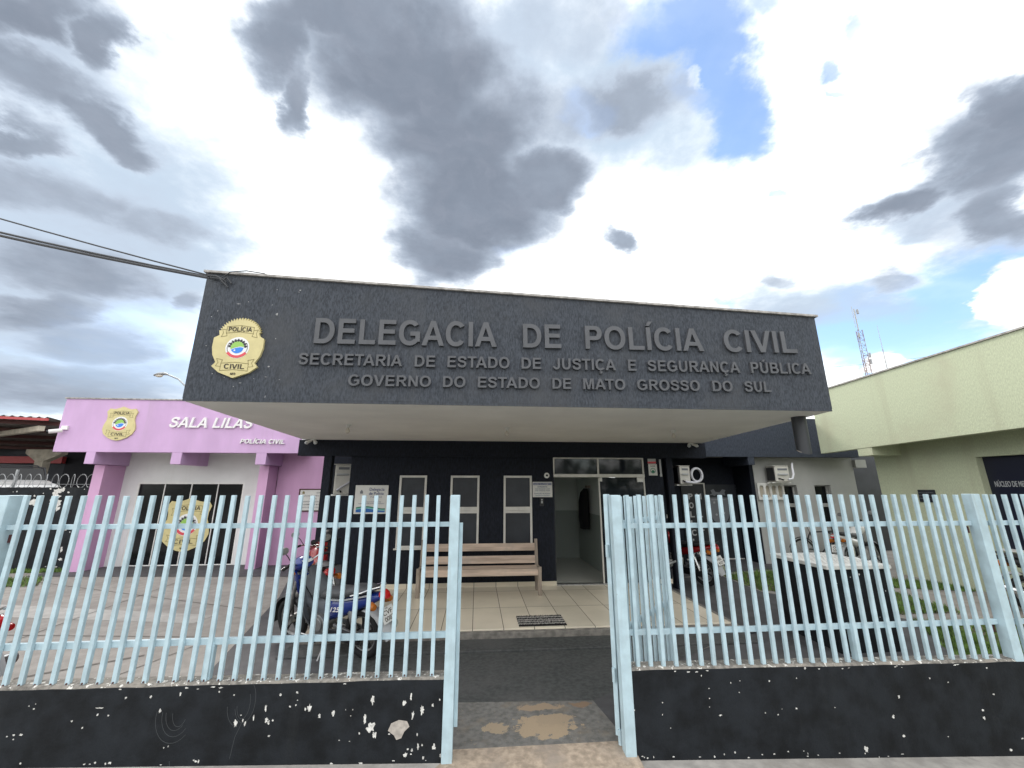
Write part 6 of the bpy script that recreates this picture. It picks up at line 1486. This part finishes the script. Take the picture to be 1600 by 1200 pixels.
# street lamp over the lilac roof
t = thing('street_lamp', 'street lamp with curved arm rising behind the lilac annex', 'street lamp', (-14.6, 22, 0))
q = MB(); q.tube([(-14.6, 22, -.5), (-14.6, 22, 5.2), (-14.75, 22, 6.1), (-15.2, 22, 6.95), (-15.8, 22, 7.48), (-16.4, 22, 7.72)], [.075, .065, .05, .042, .04, .036], 10); q.build('pole', M['galv'], t, smooth=True)
q = MB(); q.loft([((-16.35, 22, 7.72), (0, .05, 0), (0, 0, .05)), ((-16.55, 22, 7.76), (0, .12, 0), (0, 0, .08)), ((-16.80, 22, 7.72), (0, .15, 0), (0, 0, .09)), ((-17.0, 22, 7.66), (0, .10, 0), (0, 0, .05))], 14); hd2 = q.build('lamp_head', M['galv'], t, smooth=True)
q = MB(); q.sphere((-16.78, 22, 7.64), .14, 14, 8, (1.3, .8, .6)); q.build('lamp_lens', M['lamp_glass'], hd2, smooth=True)

# lattice tower and whip antenna beyond the green building
M['tower_red'] = mat('tower_red_band', (.26, .17, .16), .6)
M['tower_white'] = mat('tower_white_band', (.34, .35, .37), .6)
t = thing('lattice_tower', 'slim red and white lattice antenna tower behind the green roof', 'tower', (41.1, 38, -1.6))
def lattice(z0, z1, w, seg):
    mb = MB(); pts = [(w * math.cos(R_(a)), w * math.sin(R_(a))) for a in (90, 210, 330)]
    for x, y in pts: mb.cyl((41.1 + x, 38 + y, z0), (41.1 + x, 38 + y, z1), .035, n=6)
    n_ = max(1, int((z1 - z0) / seg))
    for i in range(n_):
        za, zb2 = lerp(z0, z1, i / n_), lerp(z0, z1, (i + 1) / n_)
        for k_ in range(3):
            p, r_ = pts[k_], pts[(k_ + 1) % 3]
            if i % 2: p, r_ = r_, p
            mb.cyl((41.1 + p[0], 38 + p[1], za), (41.1 + r_[0], 38 + r_[1], zb2), .017, n=4); mb.cyl((41.1 + p[0], 38 + p[1], za), (41.1 + r_[0], 38 + r_[1], za), .014, n=4)
    return mb
for i, (a, b2) in enumerate(((-1.6, 3), (3, 7), (7, 10.5), (10.5, 13.4), (13.4, 15.6), (15.6, 17.3), (17.3, 18.5))):
    lattice(a, b2, .31, .52).build('mast_section', M['tower_red'] if i % 2 == 0 else M['tower_white'], t)
q = MB(); q.cyl((41.1, 38, 18.5), (41.1, 38, 21.0), .06, n=8); q.cyl((40.85, 38, 18.8), (40.85, 38, 21.3), .025, n=6); q.build('top_mast', M['galv'], t)
for z, dx in ((20.6, .16), (17.8, -.3), (15.6, .45), (14.9, .42)):
    q = MB(); q.cyl((41.1 + dx, 37.8, z - .25), (41.1 + dx, 37.8, z + .25), .10, n=10); q.bar((41.1, 38, z), (41.1 + dx, 37.8, z), .04, .04); q.build('antenna', M['tower_white'], t)
t = thing('whip_antenna', 'thin straight whip mast right of the lattice tower', 'antenna', (41.15, 36, -1.6))
q = MB(); q.tube([(41.15, 36, -1.6), (41.15, 36, 12.5), (41.15, 36, 15.5), (41.15, 36, 18.3)], [.06, .05, .032, .014], 8); q.build('mast', M['galv'], t, smooth=True)
q = MB(); q.cyl((41.15, 36, 15.4), (41.15, 36, 15.6), .05, n=8); q.build('joint', M['tower_white'], t)

# service cables
def sag(a, b2, s_, n=18):
    a, b2 = Vector(a), Vector(b2); return [a.lerp(b2, i / n) - Vector((0, 0, s_ * 4 * (i / n) * (1 - i / n))) for i in range(n + 1)]
far = Vector((-15.5, 4.9, 7.95))
for label, a, dz_, r_, sg in (('upper thin service cable running left from the canopy corner', (-3.22, 4.66, 4.44), .42, .009, .22), ('middle service cable of the bundle leaving the canopy corner', (-3.22, 4.66, 4.425), .02, .013, .34), ('lowest thick twisted service cable leaving the canopy corner', (-3.22, 4.65, 4.405), -.02, .016, .37)):
    q = MB(); q.tube(sag(a, far + Vector((0, 0, dz_)), sg), r_, 6); tag(q.build('service_cable', M['cable'], smooth=True, origin=a), label, 'cable', 'service cables to the canopy')
q = MB(); q.tube([(-3.24, 4.63, 4.43), (-3.12, 4.60, 4.41), (-3.02, 4.61, 4.36), (-3.0, 4.62, 4.31), (-3.06, 4.615, 4.34), (-3.0, 4.6, 4.40), (-2.95, 4.62, 4.33)], .011, 6)
q.tube([(-3.06, 4.61, 4.40), (-2.96, 4.58, 4.46), (-2.80, 4.61, 4.50), (-2.62, 4.66, 4.50), (-2.5, 4.75, 4.47)], .006, 6)
q.tube([(-3.2, 4.62, 4.40), (-3.08, 4.6, 4.38), (-2.98, 4.62, 4.28)], .009, 6)
tag(q.build('wire_splice', M['cable'], smooth=True), 'tangle of spliced black wires at the upper left canopy corner', 'wires')
q = MB(); q.tube(sag((24, 30, 11.2), (52, 33, 15.8), .5), .012, 5); tag(q.build('overhead_wire', M['cable'], smooth=True), 'faint overhead wire crossing in front of the antenna tower', 'wire')

# trees across the street, behind the photographer: seen only as the dark skyline mirrored in the door transom
rnd = random.Random(12); q = MB()
for k_ in range(46):
    cx, cy = -34 + k_ * 1.5 + rnd.uniform(-.6, .6), -24 + rnd.uniform(-2, 2); hh = rnd.uniform(4.0, 7.5)
    q.cyl((cx, cy, -1.4), (cx + rnd.uniform(-.3, .3), cy, hh * .6), .14, .06, 6)
    for _ in range(130):
        a, b2, c = rnd.gauss(0, 1.0), rnd.gauss(0, .9), rnd.gauss(0, hh * .2)
        p0 = Vector((cx + a, cy + b2, hh * .58 + c)); s_ = rnd.uniform(.18, .42)
        d1 = Vector((rnd.gauss(0, 1), rnd.gauss(0, 1), rnd.gauss(0, 1))).normalized() * s_; d2 = Vector((rnd.gauss(0, 1), rnd.gauss(0, 1), rnd.gauss(0, 1))).normalized() * s_
        q.add([p0 - d1, p0 + d2, p0 + d1, p0 - d2], [(0, 1, 2, 3)])
M['foliage'] = mat('street_tree_foliage', (.05, .085, .025), .8, var=(1.2, .4))
o_ = q.build('far_tree_row', M['foliage']); o_['kind'] = 'stuff'
